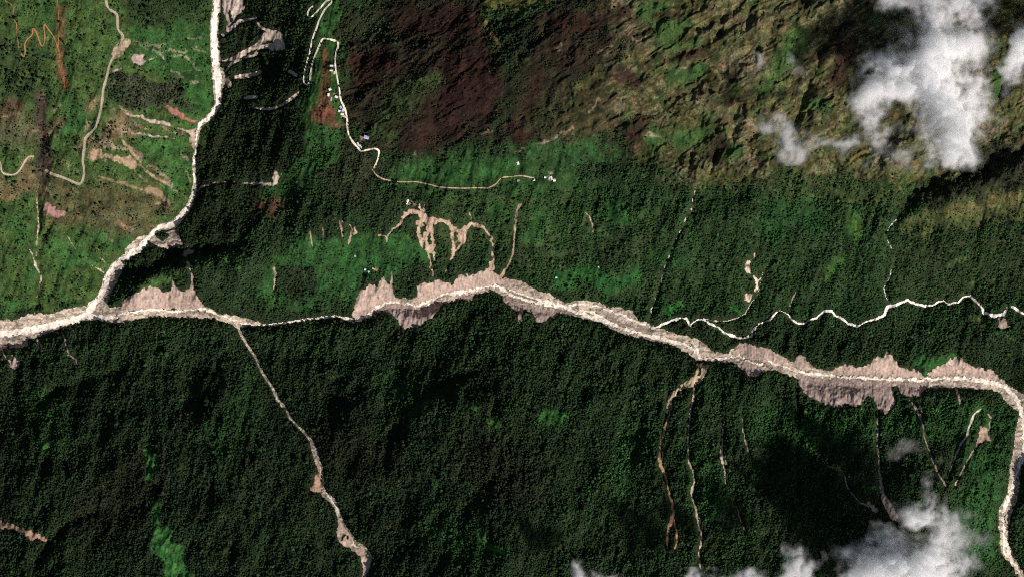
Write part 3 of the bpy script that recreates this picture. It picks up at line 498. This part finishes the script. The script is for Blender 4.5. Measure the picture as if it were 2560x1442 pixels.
def grid_mesh(name, mask, lift, col, material, kind='structure', label=None, group=None):
    """one mesh made of the grid cells whose four corners lie inside the mask"""
    q = mask[:-1, :-1] & mask[1:, :-1] & mask[:-1, 1:] & mask[1:, 1:]
    jj, ii = np.nonzero(q)
    idx = np.stack([(jj + 1) * NU + ii, (jj + 1) * NU + ii + 1, jj * NU + ii + 1, jj * NU + ii], 1).ravel()
    used, inv = np.unique(idx, return_inverse=True)
    k = (HC - Z.ravel()[used] - lift) / HC
    co = np.stack([(U.ravel()[used] - 1280) * S * k, -(V.ravel()[used] - 721) * S * k, Z.ravel()[used] + lift], 1).astype(f32)
    me = bpy.data.meshes.new(name); me.vertices.add(len(used)); me.vertices.foreach_set('co', co.ravel())
    nf = len(jj); me.loops.add(nf * 4); me.loops.foreach_set('vertex_index', inv.astype(np.int32).ravel())
    me.polygons.add(nf); me.polygons.foreach_set('loop_start', np.arange(nf, dtype=np.int32) * 4); me.polygons.foreach_set('loop_total', np.full(nf, 4, np.int32))
    me.polygons.foreach_set('use_smooth', np.ones(nf, bool))
    me.update(calc_edges=True)
    c4 = np.ones((len(used), 4), f32); c4[:, :3] = col.reshape(-1, 3)[used]
    at_ = me.attributes.new('col', 'FLOAT_COLOR', 'POINT'); at_.data.foreach_set('color', c4.ravel())
    me.materials.append(material)
    o = bpy.data.objects.new(name, me); C.objects.link(o)
    if kind: o['kind'] = kind
    if label: o['label'] = label
    if group: o['group'] = group
    return o

grid_mesh('mountain_terrain', np.ones(U.shape, bool), 0, gc, M_ground)
def shade(col, F, streak=.3, dots=.35, seed=400):
    base = np.empty(U.shape + (3,), f32); base[:] = col
    base *= (1 + streak * gul * .5 + .25 * n14a)[..., None]
    return base
speck = fbm(U, V, 6, 411, 2, .8); warmth = fbm(U, V, 38, 421, 3)
g3 = np.empty(U.shape + (3,), f32); g3[:] = (.43, .345, .275)
g3 += sstep(-.2, .8, warmth)[..., None] * (np.array((.34, .265, .225), f32) - g3)
edge = sstep(0, 14, grav)[..., None]; g3 *= .86 + .14 * edge
braid = sstep(.45, .85, fbm(U / 2.2, V, 12, 431, 3, .6, True))[..., None]; g3 += braid * (np.array((.62, .52, .40), f32) - g3) * .7
g3 *= (1 + .30 * speck)[..., None]
g3 *= (1 - .65 * sstep(.5, .8, fbm(U, V, 8, 441, 2)))[..., None]
g3 *= (1 - .5 * sstep(.78, .95, fbm(U / 3 + 4 * n14a, V + 4 * n14b, 16, 445, 2, .5, True)))[..., None]
grid_mesh('riverbed', grav > 0, .7, np.clip(g3, .02, .9), M_bare)
M_water = mat('silty_water', 'col', rough=.5, scale=.15, amt=.08, spec=.3)
for i, (nm, F, col) in enumerate(streams):
    c = np.empty(U.shape + (3,), f32); c[:] = col
    c *= (1 + .20 * speck + .12 * n14b)[..., None]
    if nm in ('main',): F = F - 3.0 * sstep(.1, .9, fbm(U, V, 14, 451, 2))
    if i < 2: c *= (1 - .55 * sstep(.4, .75, fbm(U, V, 8, 461, 2)))[..., None] * (1 + .18 * fbm(U, V, 22, 463, 2))[..., None]
    grid_mesh('river' if i < 3 else 'stream', F > 0, 1.6 + .05 * i, np.clip(c, .02, .98), M_water)
for i, (nm, lb, F, col, rg) in enumerate(slides):
    c = shade(col, F)
    c *= (1 + .22 * speck)[..., None] * (1 - .5 * sstep(.6, .85, fbm(U, V, 9, 471 , 2)))[..., None]
    veg = np.clip(sstep(.2, .7, fbm(U, V / 1.8, 13, 481, 2)) * sstep(10, 1, F) + .5 * sstep(.55, .9, fbm(U, V, 16, 487, 3)) if rg < 2 else sstep(-.15, .5, fbm(U, V, 11, 485, 3, .6)) * sstep(11, 3, F) * .8, 0, 1)[..., None]
    c += veg * (gc - c) * .8
    fe = (sstep(-.5, 4.5, F + 2.5 * n14b) if rg >= 2 else sstep(-.5, 2.6, F + .8 * n14b))[..., None]; c = gc + (c - gc) * fe
    grid_mesh(nm, F > 0, 1.0 + .015 * i, np.clip(c, .01, .9), M_bare)

def ribbon(name, s, width, col):
    c = catmull(pts_of(s), 1.6); t = np.gradient(c, axis=0); t /= np.hypot(t[:, 0], t[:, 1])[:, None]; nn = np.stack([-t[:, 1], t[:, 0]], 1)
    rng = np.random.RandomState(len(c)); wv = width / 2 * (1 + .16 * np.convolve(rng.randn(len(c) + 6), np.ones(7) / 7 * 2.2, 'valid'))
    rows = 5; vs_, cols = [], []
    zc = at(Z, c[:, 0], c[:, 1])
    for k in range(rows):
        q = c + nn * (wv * (k / (rows - 1) * 2 - 1))[:, None]
        z = np.maximum(at(Z, q[:, 0], q[:, 1]), zc - .5) + 1.5
        x, y = world_xy(q[:, 0], q[:, 1], z); vs_.append(np.stack([x, y, z], 1))
        e = .82 if k in (0, rows - 1) else 1.0
        cols.append(np.array(col)[None] * e * (1 + .12 * rng.randn(len(c), 1)))
    co = np.stack(vs_, 1).reshape(-1, 3); cc = np.clip(np.stack(cols, 1).reshape(-1, 3), .01, .95); n_ = len(c)
    faces = [(i * rows + k, i * rows + k + 1, (i + 1) * rows + k + 1, (i + 1) * rows + k) for i in range(n_ - 1) for k in range(rows - 1)]
    me = bpy.data.meshes.new(name); me.from_pydata([tuple(p) for p in co], [], faces); me.update()
    if me.polygons[0].normal.z < 0: me.flip_normals()
    a_ = me.attributes.new('col', 'FLOAT_COLOR', 'POINT'); a_.data.foreach_set('color', np.hstack([cc, np.ones((len(cc), 1))]).astype(f32).ravel())
    me.materials.append(M_bare); o = bpy.data.objects.new(name, me); C.objects.link(o); o['kind'] = 'structure'
    return o
for nm, lb, s, w_, col in roads: ribbon(nm, s, w_, col)

# ------------------------------------------------------------------ trees
def crown_mesh(name, seed, conifer):
    """lumpy leaf mass around a short tapered trunk; unit radius, base at z = 0"""
    import bmesh
    rng = np.random.RandomState(seed)
    bm = bmesh.new()
    bmesh.ops.create_icosphere(bm, subdivisions=2, radius=1.0)
    lob = rng.randn(9, 3); lob /= np.linalg.norm(lob, axis=1)[:, None]
    for v in bm.verts:
        d = np.array(v.co); d /= np.linalg.norm(d)
        r = .78 + .34 * max(0, (lob @ d).max() - .55) / .45 + .13 * rng.randn()
        z = d[2]
        if conifer:
            prof = (1 - z) / 2; v.co = (d[0] * r * (.35 + .9 * prof) , d[1] * r * (.35 + .9 * prof), 1.35 + 1.15 * z + .1 * rng.randn())
        else: v.co = (d[0] * r, d[1] * r, 1.05 + z * r * .85)
    bmesh.ops.create_cone(bm, cap_ends=True, segments=5, radius1=.16, radius2=.08, depth=1.6)
    for v in bm.verts[-10:]: v.co.z += .3
    me = bpy.data.meshes.new(name); bm.to_mesh(me); bm.free()
    me.materials.append(M_tree); return me
rng = np.random.RandomState(4)
sp = 4.4
gu, gv = np.meshgrid(np.arange(-190, 2750, sp), np.arange(-190, 1632, sp))
gu = (gu + (rng.rand(*gu.shape) - .5) * sp * 1.15).ravel(); gv = (gv + (rng.rand(*gv.shape) - .5) * sp * 1.15).ravel()
ii = np.clip(np.searchsorted(UX, gu), 0, NU - 1); jj = np.clip(np.searchsorted(VY, gv), 0, NV - 1)
dens = td[jj, ii]; clump = fbm(gu.astype(f32), gv.astype(f32), 34, 501, 3)
keep = (rng.rand(len(gu)) < dens * np.clip(1 + 3.4 * (1 - dens) * clump, 0, 2.6)) & (bare[jj, ii] < -2.0) & (np.maximum(anyslide, anystream)[jj, ii] < -4.2 + 1.2 * (grav[jj, ii] > -12))
gu, gv, ii, jj, dens = gu[keep], gv[keep], ii[keep], jj[keep], dens[keep]
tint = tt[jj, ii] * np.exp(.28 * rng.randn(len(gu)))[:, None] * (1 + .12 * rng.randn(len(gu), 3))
tint *= (1 + .3 * fbm(gu.astype(f32), gv.astype(f32), 14, 511, 2))[:, None]
tint = np.clip(tint, .004, .3)
size = S * (1.95 * np.exp(.28 * rng.randn(len(gu)))).clip(1.2, 4.6) * (1 + .30 * fbm(gu.astype(f32), gv.astype(f32), 45, 521, 3)) * np.where(rng.rand(len(gu)) < .03, 1.5, 1) * (1 - .22 * (dens < .45))
# lone trees standing apart on the open green slopes are separate objects, the closed canopy is one mass
lone = (dens < .55) & (gu > 5) & (gu < 470) & (gv > 5) & (gv < 770)
near = np.argsort(-(size * lone))[:300]
pick = np.zeros(len(gu), bool); pick[near] = True; pick &= lone
def instancer(name, sel, meshes, label):
    z = at(Z, gu[sel], gv[sel]) - .4; x, y = world_xy(gu[sel], gv[sel], z); m = sel.sum()
    me = bpy.data.meshes.new(name); me.vertices.add(m); me.vertices.foreach_set('co', np.stack([x, y, z], 1).astype(f32).ravel())
    for nm, data, typ, key in (('tint', np.hstack([tint[sel], np.ones((m, 1))]), 'FLOAT_COLOR', 'color'), ('size', size[sel], 'FLOAT', 'value'), ('spin', rng.rand(m) * 6.28, 'FLOAT', 'value'), ('pick', rng.randint(0, len(meshes), m), 'INT', 'value')):
        a_ = me.attributes.new(nm, typ, 'POINT'); a_.data.foreach_set(key, data.astype(np.int32 if typ == 'INT' else f32).ravel())
    o = bpy.data.objects.new(name, me); C.objects.link(o); me.materials.append(M_tree)
    hid = bpy.data.collections.new('tree_kinds')
    for k, mm in enumerate(meshes): hid.objects.link(bpy.data.objects.new('tree_kind', mm))
    ng = bpy.data.node_groups.new('canopy', 'GeometryNodeTree')
    ng.interface.new_socket('Geometry', in_out='INPUT', socket_type='NodeSocketGeometry'); ng.interface.new_socket('Geometry', in_out='OUTPUT', socket_type='NodeSocketGeometry')
    N = ng.nodes.new; gi, go = N('NodeGroupInput'), N('NodeGroupOutput')
    ci = N('GeometryNodeCollectionInfo'); ci.inputs['Collection'].default_value = hid; ci.inputs['Separate Children'].default_value = True; ci.inputs['Reset Children'].default_value = True
    ip = N('GeometryNodeInstanceOnPoints'); ip.inputs['Pick Instance'].default_value = True
    def attr(nm, t):
        q = N('GeometryNodeInputNamedAttribute'); q.data_type = t; q.inputs['Name'].default_value = nm; return q.outputs['Attribute']
    cx = N('ShaderNodeCombineXYZ'); mp = N('GeometryNodeMeshToPoints')
    L = ng.links.new
    L(gi.outputs[0], mp.inputs['Mesh']); L(mp.outputs['Points'], ip.inputs['Points']); L(ci.outputs[0], ip.inputs['Instance'])
    L(attr('pick', 'INT'), ip.inputs['Instance Index']); L(attr('size', 'FLOAT'), ip.inputs['Scale']); L(attr('spin', 'FLOAT'), cx.inputs['Z']); L(cx.outputs[0], ip.inputs['Rotation'])
    L(ip.outputs[0], go.inputs[0])
    md = o.modifiers.new('canopy', 'NODES'); md.node_group = ng
    o['kind'] = 'stuff'; o['label'] = label; return o
kinds = [crown_mesh('tree_kind', s, s % 3 == 0) for s in range(1, 7)]
instancer('forest', ~pick, kinds, 'dense dark green mountain forest covering the valley slopes')

M_lone = mat('dark_foliage', None, base=(.018, .030, .014), scale=.6, amt=.35)
lone_meshes = []
for s in (21, 22, 23, 24):
    me = crown_mesh('lone_tree', s, s % 2 == 0); me.materials.clear(); me.materials.append(M_lone); lone_meshes.append(me)
n_lone = 0
LAND = [(145, 60, 'the straight orange path'), (95, 90, 'the orange zigzag path'), (160, 200, 'the rust coloured patch'), (45, 70, 'the westernmost orange path'),
 (290, 40, 'the grey road at the top edge'), (305, 110, 'the sandy cutting on the grey road'), (255, 240, 'the straight middle of the grey road'), (215, 350, 'the S bend of the grey road'),
 (205, 450, 'the sharp lower bend of the grey road'), (140, 438, 'the end of the grey road at the ravine'), (38, 436, 'the pale road loop'), (100, 330, 'the brown ravine'), (345, 150, 'the mauve scree patch'),
 (430, 130, 'the stony green meadow'), (380, 245, 'the dark grove above the gullies'), (440, 285, 'the dull red scar'), (390, 305, 'the long pink gully'), (330, 370, 'the tan landslide strip'), (250, 385, 'the pink scree by the road bend'),
 (410, 455, 'the foot of the tan landslide strip'), (300, 460, 'the olive streak'), (450, 420, 'the narrow white river'), (455, 540, 'the river bend'), (345, 600, 'the grey gravel bank'), (135, 525, 'the mauve landslide beside the gully'),
 (95, 560, 'the upper white gully'), (90, 660, 'the forked white gully'), (97, 740, 'the lower end of the white gully'), (175, 600, 'the thin pale scratch'), (250, 665, 'the forked pale streaks'), (180, 650, 'the brightest green meadow'),
 (30, 230, 'the dusky wood at the western edge'), (20, 150, 'the western edge beside the orange paths'), (180, 300, 'the grass left of the grey road'), (210, 130, 'the bushy slope right of the straight orange path'), (220, 60, 'the slope left of the topmost grey road'), (60, 20, 'the top corner meadow'), (400, 30, 'the wood beside the topmost white river'), (130, 360, 'the grass right of the brown ravine'), (40, 340, 'the pale grass above the road loop'), (30, 500, 'the tan ground below the road loop'), (30, 560, 'the western edge meadow'), (30, 700, 'the southwestern meadow'), (190, 750, 'the river junction'), (300, 560, 'the olive slope'), (210, 520, 'the brownish slope')]
for k in np.nonzero(pick)[0]:
    z = float(at(Z, gu[k], gv[k])) - .4; x, y = world_xy(gu[k], gv[k], z)
    o = bpy.data.objects.new('tree', lone_meshes[k % 4]); C.objects.link(o)
    o.location = (x, y, z); q = float(size[k]) * 1.15; o.scale = (q, q, q * 1.1); o.rotation_euler = (0, 0, k * 1.7 % 6.28)
    best = min(LAND, key=lambda a: (a[0] - gu[k]) ** 2 + (a[1] - gv[k]) ** 2)
    dx, dy = gu[k] - best[0], gv[k] - best[1]; ang = int(round(math.degrees(math.atan2(-dy, dx)) / 22.5)) % 16
    way = ('east', 'east-northeast', 'northeast', 'north-northeast', 'north', 'north-northwest', 'northwest', 'west-northwest', 'west', 'west-southwest', 'southwest', 'south-southwest', 'south', 'south-southeast', 'southeast', 'east-southeast')[ang]
    near_ = ('just', 'close', 'a little', 'some way', 'well', 'far', 'very far', 'farthest')[min(7, int(math.hypot(dx, dy) / 13))]
    sz = 'big' if q > 6.4 else 'middling' if q > 5.4 else 'small'
    o['label'] = '%s dark tree, %s %s of %s' % (sz, near_, way, best[2]); o['category'] = 'tree'; o['group'] = 'dark trees standing apart on the green slopes of the northwest'; n_lone += 1

# ------------------------------------------------------------------ houses
def roofmat(name, col): return mat(name, None, base=col, rough=.6, scale=1.5, amt=.1, spec=.3)
M_wall = roofmat('plaster_wall', (.45, .42, .38)); RM = {'white': roofmat('white_sheet_roof', (.80, .80, .78)), 'blue': roofmat('pale_blue_roof', (.42, .46, .66)), 'ice': roofmat('ice_blue_roof', (.62, .72, .82)), 'beige': roofmat('beige_roof', (.58, .48, .38)), 'grey': roofmat('grey_roof', (.42, .42, .38))}
def pymesh(name, vs_, fs, m, parent):
    me = bpy.data.meshes.new(name); me.from_pydata(vs_, [], fs); me.update(); me.materials.append(m)
    o = bpy.data.objects.new(name, me); C.objects.link(o); o.parent = parent; return o
def house(u, v, L, W, rot, roof, label, name='house', group=None):
    l, w_ = L * S / 2, W * S / 2; z = float(at(Z, u, v)); x, y = world_xy(u, v, z)
    t = bpy.data.objects.new(name, None); C.objects.link(t); t.location = (x, y, z - .3); t.rotation_euler = (0, 0, R(rot))
    t['label'] = label; t['category'] = 'hut' if name == 'hut' else 'house'
    if group: t['group'] = group
    h = 4.2 if L > 6 else 3.2; rh = w_ * .35
    pymesh('wall', [(-l, -w_, -3), (l, -w_, -3), (l, w_, -3), (-l, w_, -3), (-l, -w_, h), (l, -w_, h), (l, w_, h), (-l, w_, h), (-l, 0, h + rh * .92), (l, 0, h + rh * .92)],
           [(0, 1, 5, 4), (1, 2, 6, 9, 5), (2, 3, 7, 6), (3, 0, 4, 8, 7)], M_wall, t)
    a_, b_ = l + .5, w_ + .5; e = h - rh * .1
    pymesh('roof', [(-a_, -b_, e), (a_, -b_, e), (-a_, 0, h + rh), (a_, 0, h + rh), (-a_, b_, e), (a_, b_, e), (-a_, -b_, e + .3), (a_, -b_, e + .3), (-a_, 0, h + rh + .3), (a_, 0, h + rh + .3), (-a_, b_, e + .3), (a_, b_, e + .3)],
           [(6, 7, 9, 8), (8, 9, 11, 10), (2, 3, 1, 0), (4, 5, 3, 2), (0, 1, 7, 6), (5, 4, 10, 11), (0, 6, 8, 2), (2, 8, 10, 4), (3, 9, 7, 1), (5, 11, 9, 3)], RM[roof], t)
    dm = pymesh('door', [(-.6, -w_ - .06, -.2), (.6, -w_ - .06, -.2), (.6, -w_ - .06, 2.0), (-.6, -w_ - .06, 2.0), (-.6, -w_, -.2), (.6, -w_, -.2), (.6, -w_, 2.0), (-.6, -w_, 2.0)], [(0, 1, 2, 3), (1, 5, 6, 2), (4, 0, 3, 7), (3, 2, 6, 7)], RM['grey'], t)
    return t
H = [(829, 165, 8, 3.5, 0, 'white', 'northernmost white roofed house beside the white switchback road'),
 (828, 177, 7, 3, 0, 'white', 'narrow pale roofed house just south of the northernmost roadside house'),
 (836, 182, 7, 5, 80, 'beige', 'beige roofed house touching the white road below two narrow pale houses'),
 (825, 224, 6, 5.5, 20, 'white', 'square white roofed house at top of the middle hamlet on the spur'),
 (821, 238, 7, 5, 85, 'white', 'white roofed house at the western edge of the middle hamlet'),
 (828, 248, 9, 3, 80, 'grey', 'long narrow grey roofed house at southern tip of the middle hamlet'),
 (841, 243, 7, 5, -25, 'white', 'white roofed house of the middle hamlet closest to the white road'),
 (852, 269, 6.5, 5, -60, 'blue', 'small blue roofed house at north end of the lower roadside hamlet'),
 (849, 277, 6.5, 5, 20, 'white', 'white roofed house on the west side of the lower roadside hamlet'),
 (857, 276, 7, 4, 80, 'ice', 'ice blue roofed house squeezed between two houses of the lower hamlet'),
 (856, 286, 8, 4, 0, 'white', 'white roofed house in the middle of the lower roadside hamlet'),
 (862, 292, 8, 4.5, -20, 'beige', 'beige roofed house at the south end of the lower roadside hamlet'),
 (916, 344, 12, 8, -18, 'blue', 'large lavender blue roofed house on grass above the road bend'),
 (897, 361, 11, 6, -52, 'ice', 'pale icy blue roofed house standing right beside the road bend'),
 (903, 368, 6, 3.5, -60, 'white', 'small white shed at the southern end of the icy blue house'),
 (1018, 505, 12, 5, 62, 'white', 'bright white roofed house alone in dark forest above tan arc slide'),
 (1295, 409, 7, 5, -70, 'white', 'lone white roofed house at the north edge of the green bench'),
 (1296, 452, 5, 4.5, 10, 'grey', 'small pale roofed hut at the end of the tan dirt road'),
 (1335, 450, 5, 4.5, 0, 'white', 'small white roofed hut between dirt road end and eastern farm'),
 (1363, 444, 4.5, 4, 0, 'white', 'tiny white hut just west of the eastern farm'),
 (1373, 445, 9, 3.5, 70, 'grey', 'grey roofed house on the west side of the eastern farm'),
 (1379, 446, 9, 4.5, -65, 'white', 'longest bright white roofed house of the eastern farm'),
 (1386, 451, 6, 6, 10, 'white', 'square white roofed house at the southeast corner of the farm'),
 (888, 640, 4.5, 4, 0, 'grey', 'northernmost tiny pale hut on the bright green slope'),
 (913, 674, 4.5, 4, 0, 'ice', 'tiny icy blue hut on the bright green slope, westernmost of three'),
 (922, 679, 4.5, 4, 30, 'ice', 'tiny icy blue hut on the bright green slope, lowest of three'),
 (933, 671, 5, 4, 0, 'beige', 'tiny beige hut on the green slope, easternmost of three'),
 (1497, 667, 4, 3.5, 0, 'white', 'tiny white hut in the forest north of the wide riverbed'),
 (1391, 694, 4, 3.5, 0, 'ice', 'tiny icy blue hut close above the wide riverbed')]
for h_ in H: house(*h_, name='hut' if h_[2] < 5.2 else 'house', group='huts scattered on the slopes' if h_[2] < 5.2 else 'houses of the mountain hamlets')

# ------------------------------------------------------------------ clouds: closed lumpy bodies of real thickness filled with scattering droplets
def cloud_mat(name, dens):
    m = bpy.data.materials.new(name); m.use_nodes = True; nt = m.node_tree; nt.nodes.clear()
    o = nt.nodes.new('ShaderNodeOutputMaterial'); v = nt.nodes.new('ShaderNodeVolumeScatter')
    v.inputs['Color'].default_value = (1.0, .986, .986, 1); v.inputs['Density'].default_value = dens; v.inputs['Anisotropy'].default_value = 0.0
    nt.links.new(v.outputs[0], o.inputs['Volume']); return m
M_cloud = cloud_mat('cloud_droplets', .027)
def cloud(label, blobs, alt, seed, T=110, thr=.20, step=2.6, group='clouds drifting over the mountains', rag=.75):
    B = np.array(blobs, float)
    x0, x1 = (B[:, 0] - 2.0 * B[:, 2]).min(), (B[:, 0] + 2.0 * B[:, 2]).max(); y0, y1 = (B[:, 1] - 2.0 * B[:, 3]).min(), (B[:, 1] + 2.0 * B[:, 3]).max()
    X, Y = np.meshgrid(np.arange(x0, x1, step, dtype=f32), np.arange(y0, y1, step, dtype=f32))
    wx = X + 26 * fbm(X, Y, 90, seed, 3) + 7 * fbm(X, Y, 24, seed + 3, 2); wy = Y + 26 * fbm(X, Y, 90, seed + 7, 3) + 7 * fbm(X, Y, 24, seed + 9, 2)
    F = np.zeros(X.shape, f32)
    for cx_, cy_, rx, ry, s in B: F += s * np.exp(-(((wx - cx_) / rx) ** 2 + ((wy - cy_) / ry) ** 2)).astype(f32)
    nz = fbm(X, Y, 85, seed + 20, 6, .56)
    F = F * (1 + rag * nz) + .10 * nz - thr
    ed = np.minimum(np.minimum(X - x0, x1 - X), np.minimum(Y - y0, y1 - Y)); F = np.where(ed < step * 2, -1, F)
    veil = np.clip(F + .10, 0, .45); F = np.clip(F, 0, 1.6)
    puff = 1 - np.abs(fbm(X, Y, 48, seed + 40, 4, .55))
    t = T * (F ** 1.8) * 1.25 * (.55 + .75 * puff) + veil * 28 * min(1, T / 80) * (.4 + puff)
    ins = t > .15; t = np.where(ins, t, 0)
    ny, nx = X.shape
    q = ins[:-1, :-1] | ins[1:, :-1] | ins[:-1, 1:] | ins[1:, 1:]
    jj, ii = np.nonzero(q); top = np.arange(ny * nx).reshape(ny, nx); bot = np.where(ins, top + ny * nx, top)
    def quads(I, fl):
        c_ = [I[jj + 1, ii], I[jj + 1, ii + 1], I[jj, ii + 1], I[jj, ii]]
        return np.stack(c_[::-1] if fl else c_, 1)
    fs = np.vstack([quads(top, False), quads(bot, True)])
    used, inv = np.unique(fs, return_inverse=True)
    zt = (alt + .62 * t).ravel(); zb = (alt - .38 * t).ravel(); zz = np.concatenate([zt, zb])[used]
    XX = np.concatenate([X.ravel()] * 2)[used]; YY = np.concatenate([Y.ravel()] * 2)[used]
    x, y = world_xy(XX, YY, np.full_like(zz, alt)); cx0, cy0 = float(x.mean()), float(y.mean())
    me = bpy.data.meshes.new('cloud'); me.vertices.add(len(used)); me.vertices.foreach_set('co', np.stack([x - cx0, y - cy0, zz - alt], 1).astype(f32).ravel())
    nf = len(fs); me.loops.add(nf * 4); me.loops.foreach_set('vertex_index', inv.astype(np.int32).ravel())
    me.polygons.add(nf); me.polygons.foreach_set('loop_start', np.arange(nf, dtype=np.int32) * 4); me.polygons.foreach_set('loop_total', np.full(nf, 4, np.int32))
    me.update(calc_edges=True); me.validate(); me.materials.append(M_cloud)
    o = bpy.data.objects.new('cloud', me); C.objects.link(o); o.location = (cx0, cy0, alt)
    o['label'] = label; o['category'] = 'cloud'; o['group'] = group; return o
cloud('largest white cloud, towering over the rocky slope in the northeast', [
 (2240, -10, 70, 34, .8), (2330, 30, 50, 40, .5), (2440, 60, 50, 80, .9), (2420, -20, 60, 50, .8), (2340, 110, 60, 60, .85), (2190, 190, 50, 50, .85), (2260, 210, 50, 40, .5), (2350, 190, 85, 60, .9), (2385, 260, 66, 60, 1.05), (2230, 190, 60, 50, .6), (2180, 300, 34, 50, .6), (2330, 330, 40, 60, .5),
 (2390, 330, 52, 55, 1.35), (2300, 160, 60, 50, .8), (2150, 255, 35, 40, .7), (2360, 380, 60, 22, .65), (2180, 330, 40, 30, .45), (2260, 400, 60, 30, .35), (2470, 300, 30, 50, .45)], 965, 900, 88)
cloud('thin wispy cloud trailing west of the largest cloud', [(1945, 320, 26, 40, .6), (1970, 370, 45, 26, .62), (2040, 365, 60, 24, .42), (2110, 345, 45, 16, .62), (1930, 290, 14, 20, .4)], 900, 940, 60)
cloud('tiny faint wisp over the alpine grass northwest of the trailing cloud', [(1897, 165, 14, 22, .6), (1998, 172, 18, 16, .5)], 850, 950, 36)
cloud('white cloud cut by the eastern edge in the northeast', [(2556, 120, 34, 44, 1.2), (2610, 110, 70, 60, 1.1), (2525, 170, 16, 40, .45)], 1000, 960, 110)
cloud('small bright puff above the southern cloud bank', [(2330, 1225, 34, 30, .5), (2300, 1275, 40, 32, 1.0), (2335, 1290, 40, 36, .9), (2385, 1310, 40, 40, .36), (2410, 1350, 44, 50, .30)], 560, 970, 80)
cloud('faint violet veil north of the bright puff', [(2285, 1110, 44, 16, .46), (2330, 1125, 50, 12, .42), (2360, 1145, 24, 12, .4), (2245, 1130, 30, 14, .4)], 520, 980, 16)
cloud('big dense white cloud bank on the southern edge in the southeast', [(2190, 1418, 54, 40, 2.1), (2270, 1428, 66, 46, 1.9), (2370, 1430, 50, 40, .75), (2145, 1430, 36, 30, .7), (2120, 1375, 40, 30, .34), (2070, 1400, 36, 30, .34), (2190, 1500, 80, 34, .9), (2310, 1500, 80, 34, .6), (2250, 1345, 80, 30, .46), (2400, 1375, 50, 40, .5), (2360, 1335, 44, 34, .4)], 585, 990, 88)
cloud('round grey white puff west of the dense southern bank', [(1988, 1400, 26, 32, 1.1), (1975, 1438, 34, 20, .7)], 600, 1000, 90)
cloud('low pale puff at the southern edge, second from west', [(1825, 1445, 40, 18, 1.0), (1870, 1462, 50, 22, .9), (1800, 1490, 60, 26, 1.0), (1730, 1442, 34, 10, .45)], 640, 1010, 90)
cloud('westernmost small puff on the southern edge above dark forest', [(1442, 1422, 17, 20, .85), (1450, 1445, 24, 16, .6), (1530, 1440, 50, 10, .55), (1500, 1470, 60, 20, .7)], 640, 1020, 60)
print('vertices', NU * NV, 'forest trees', int((~pick).sum()), 'lone', n_lone)
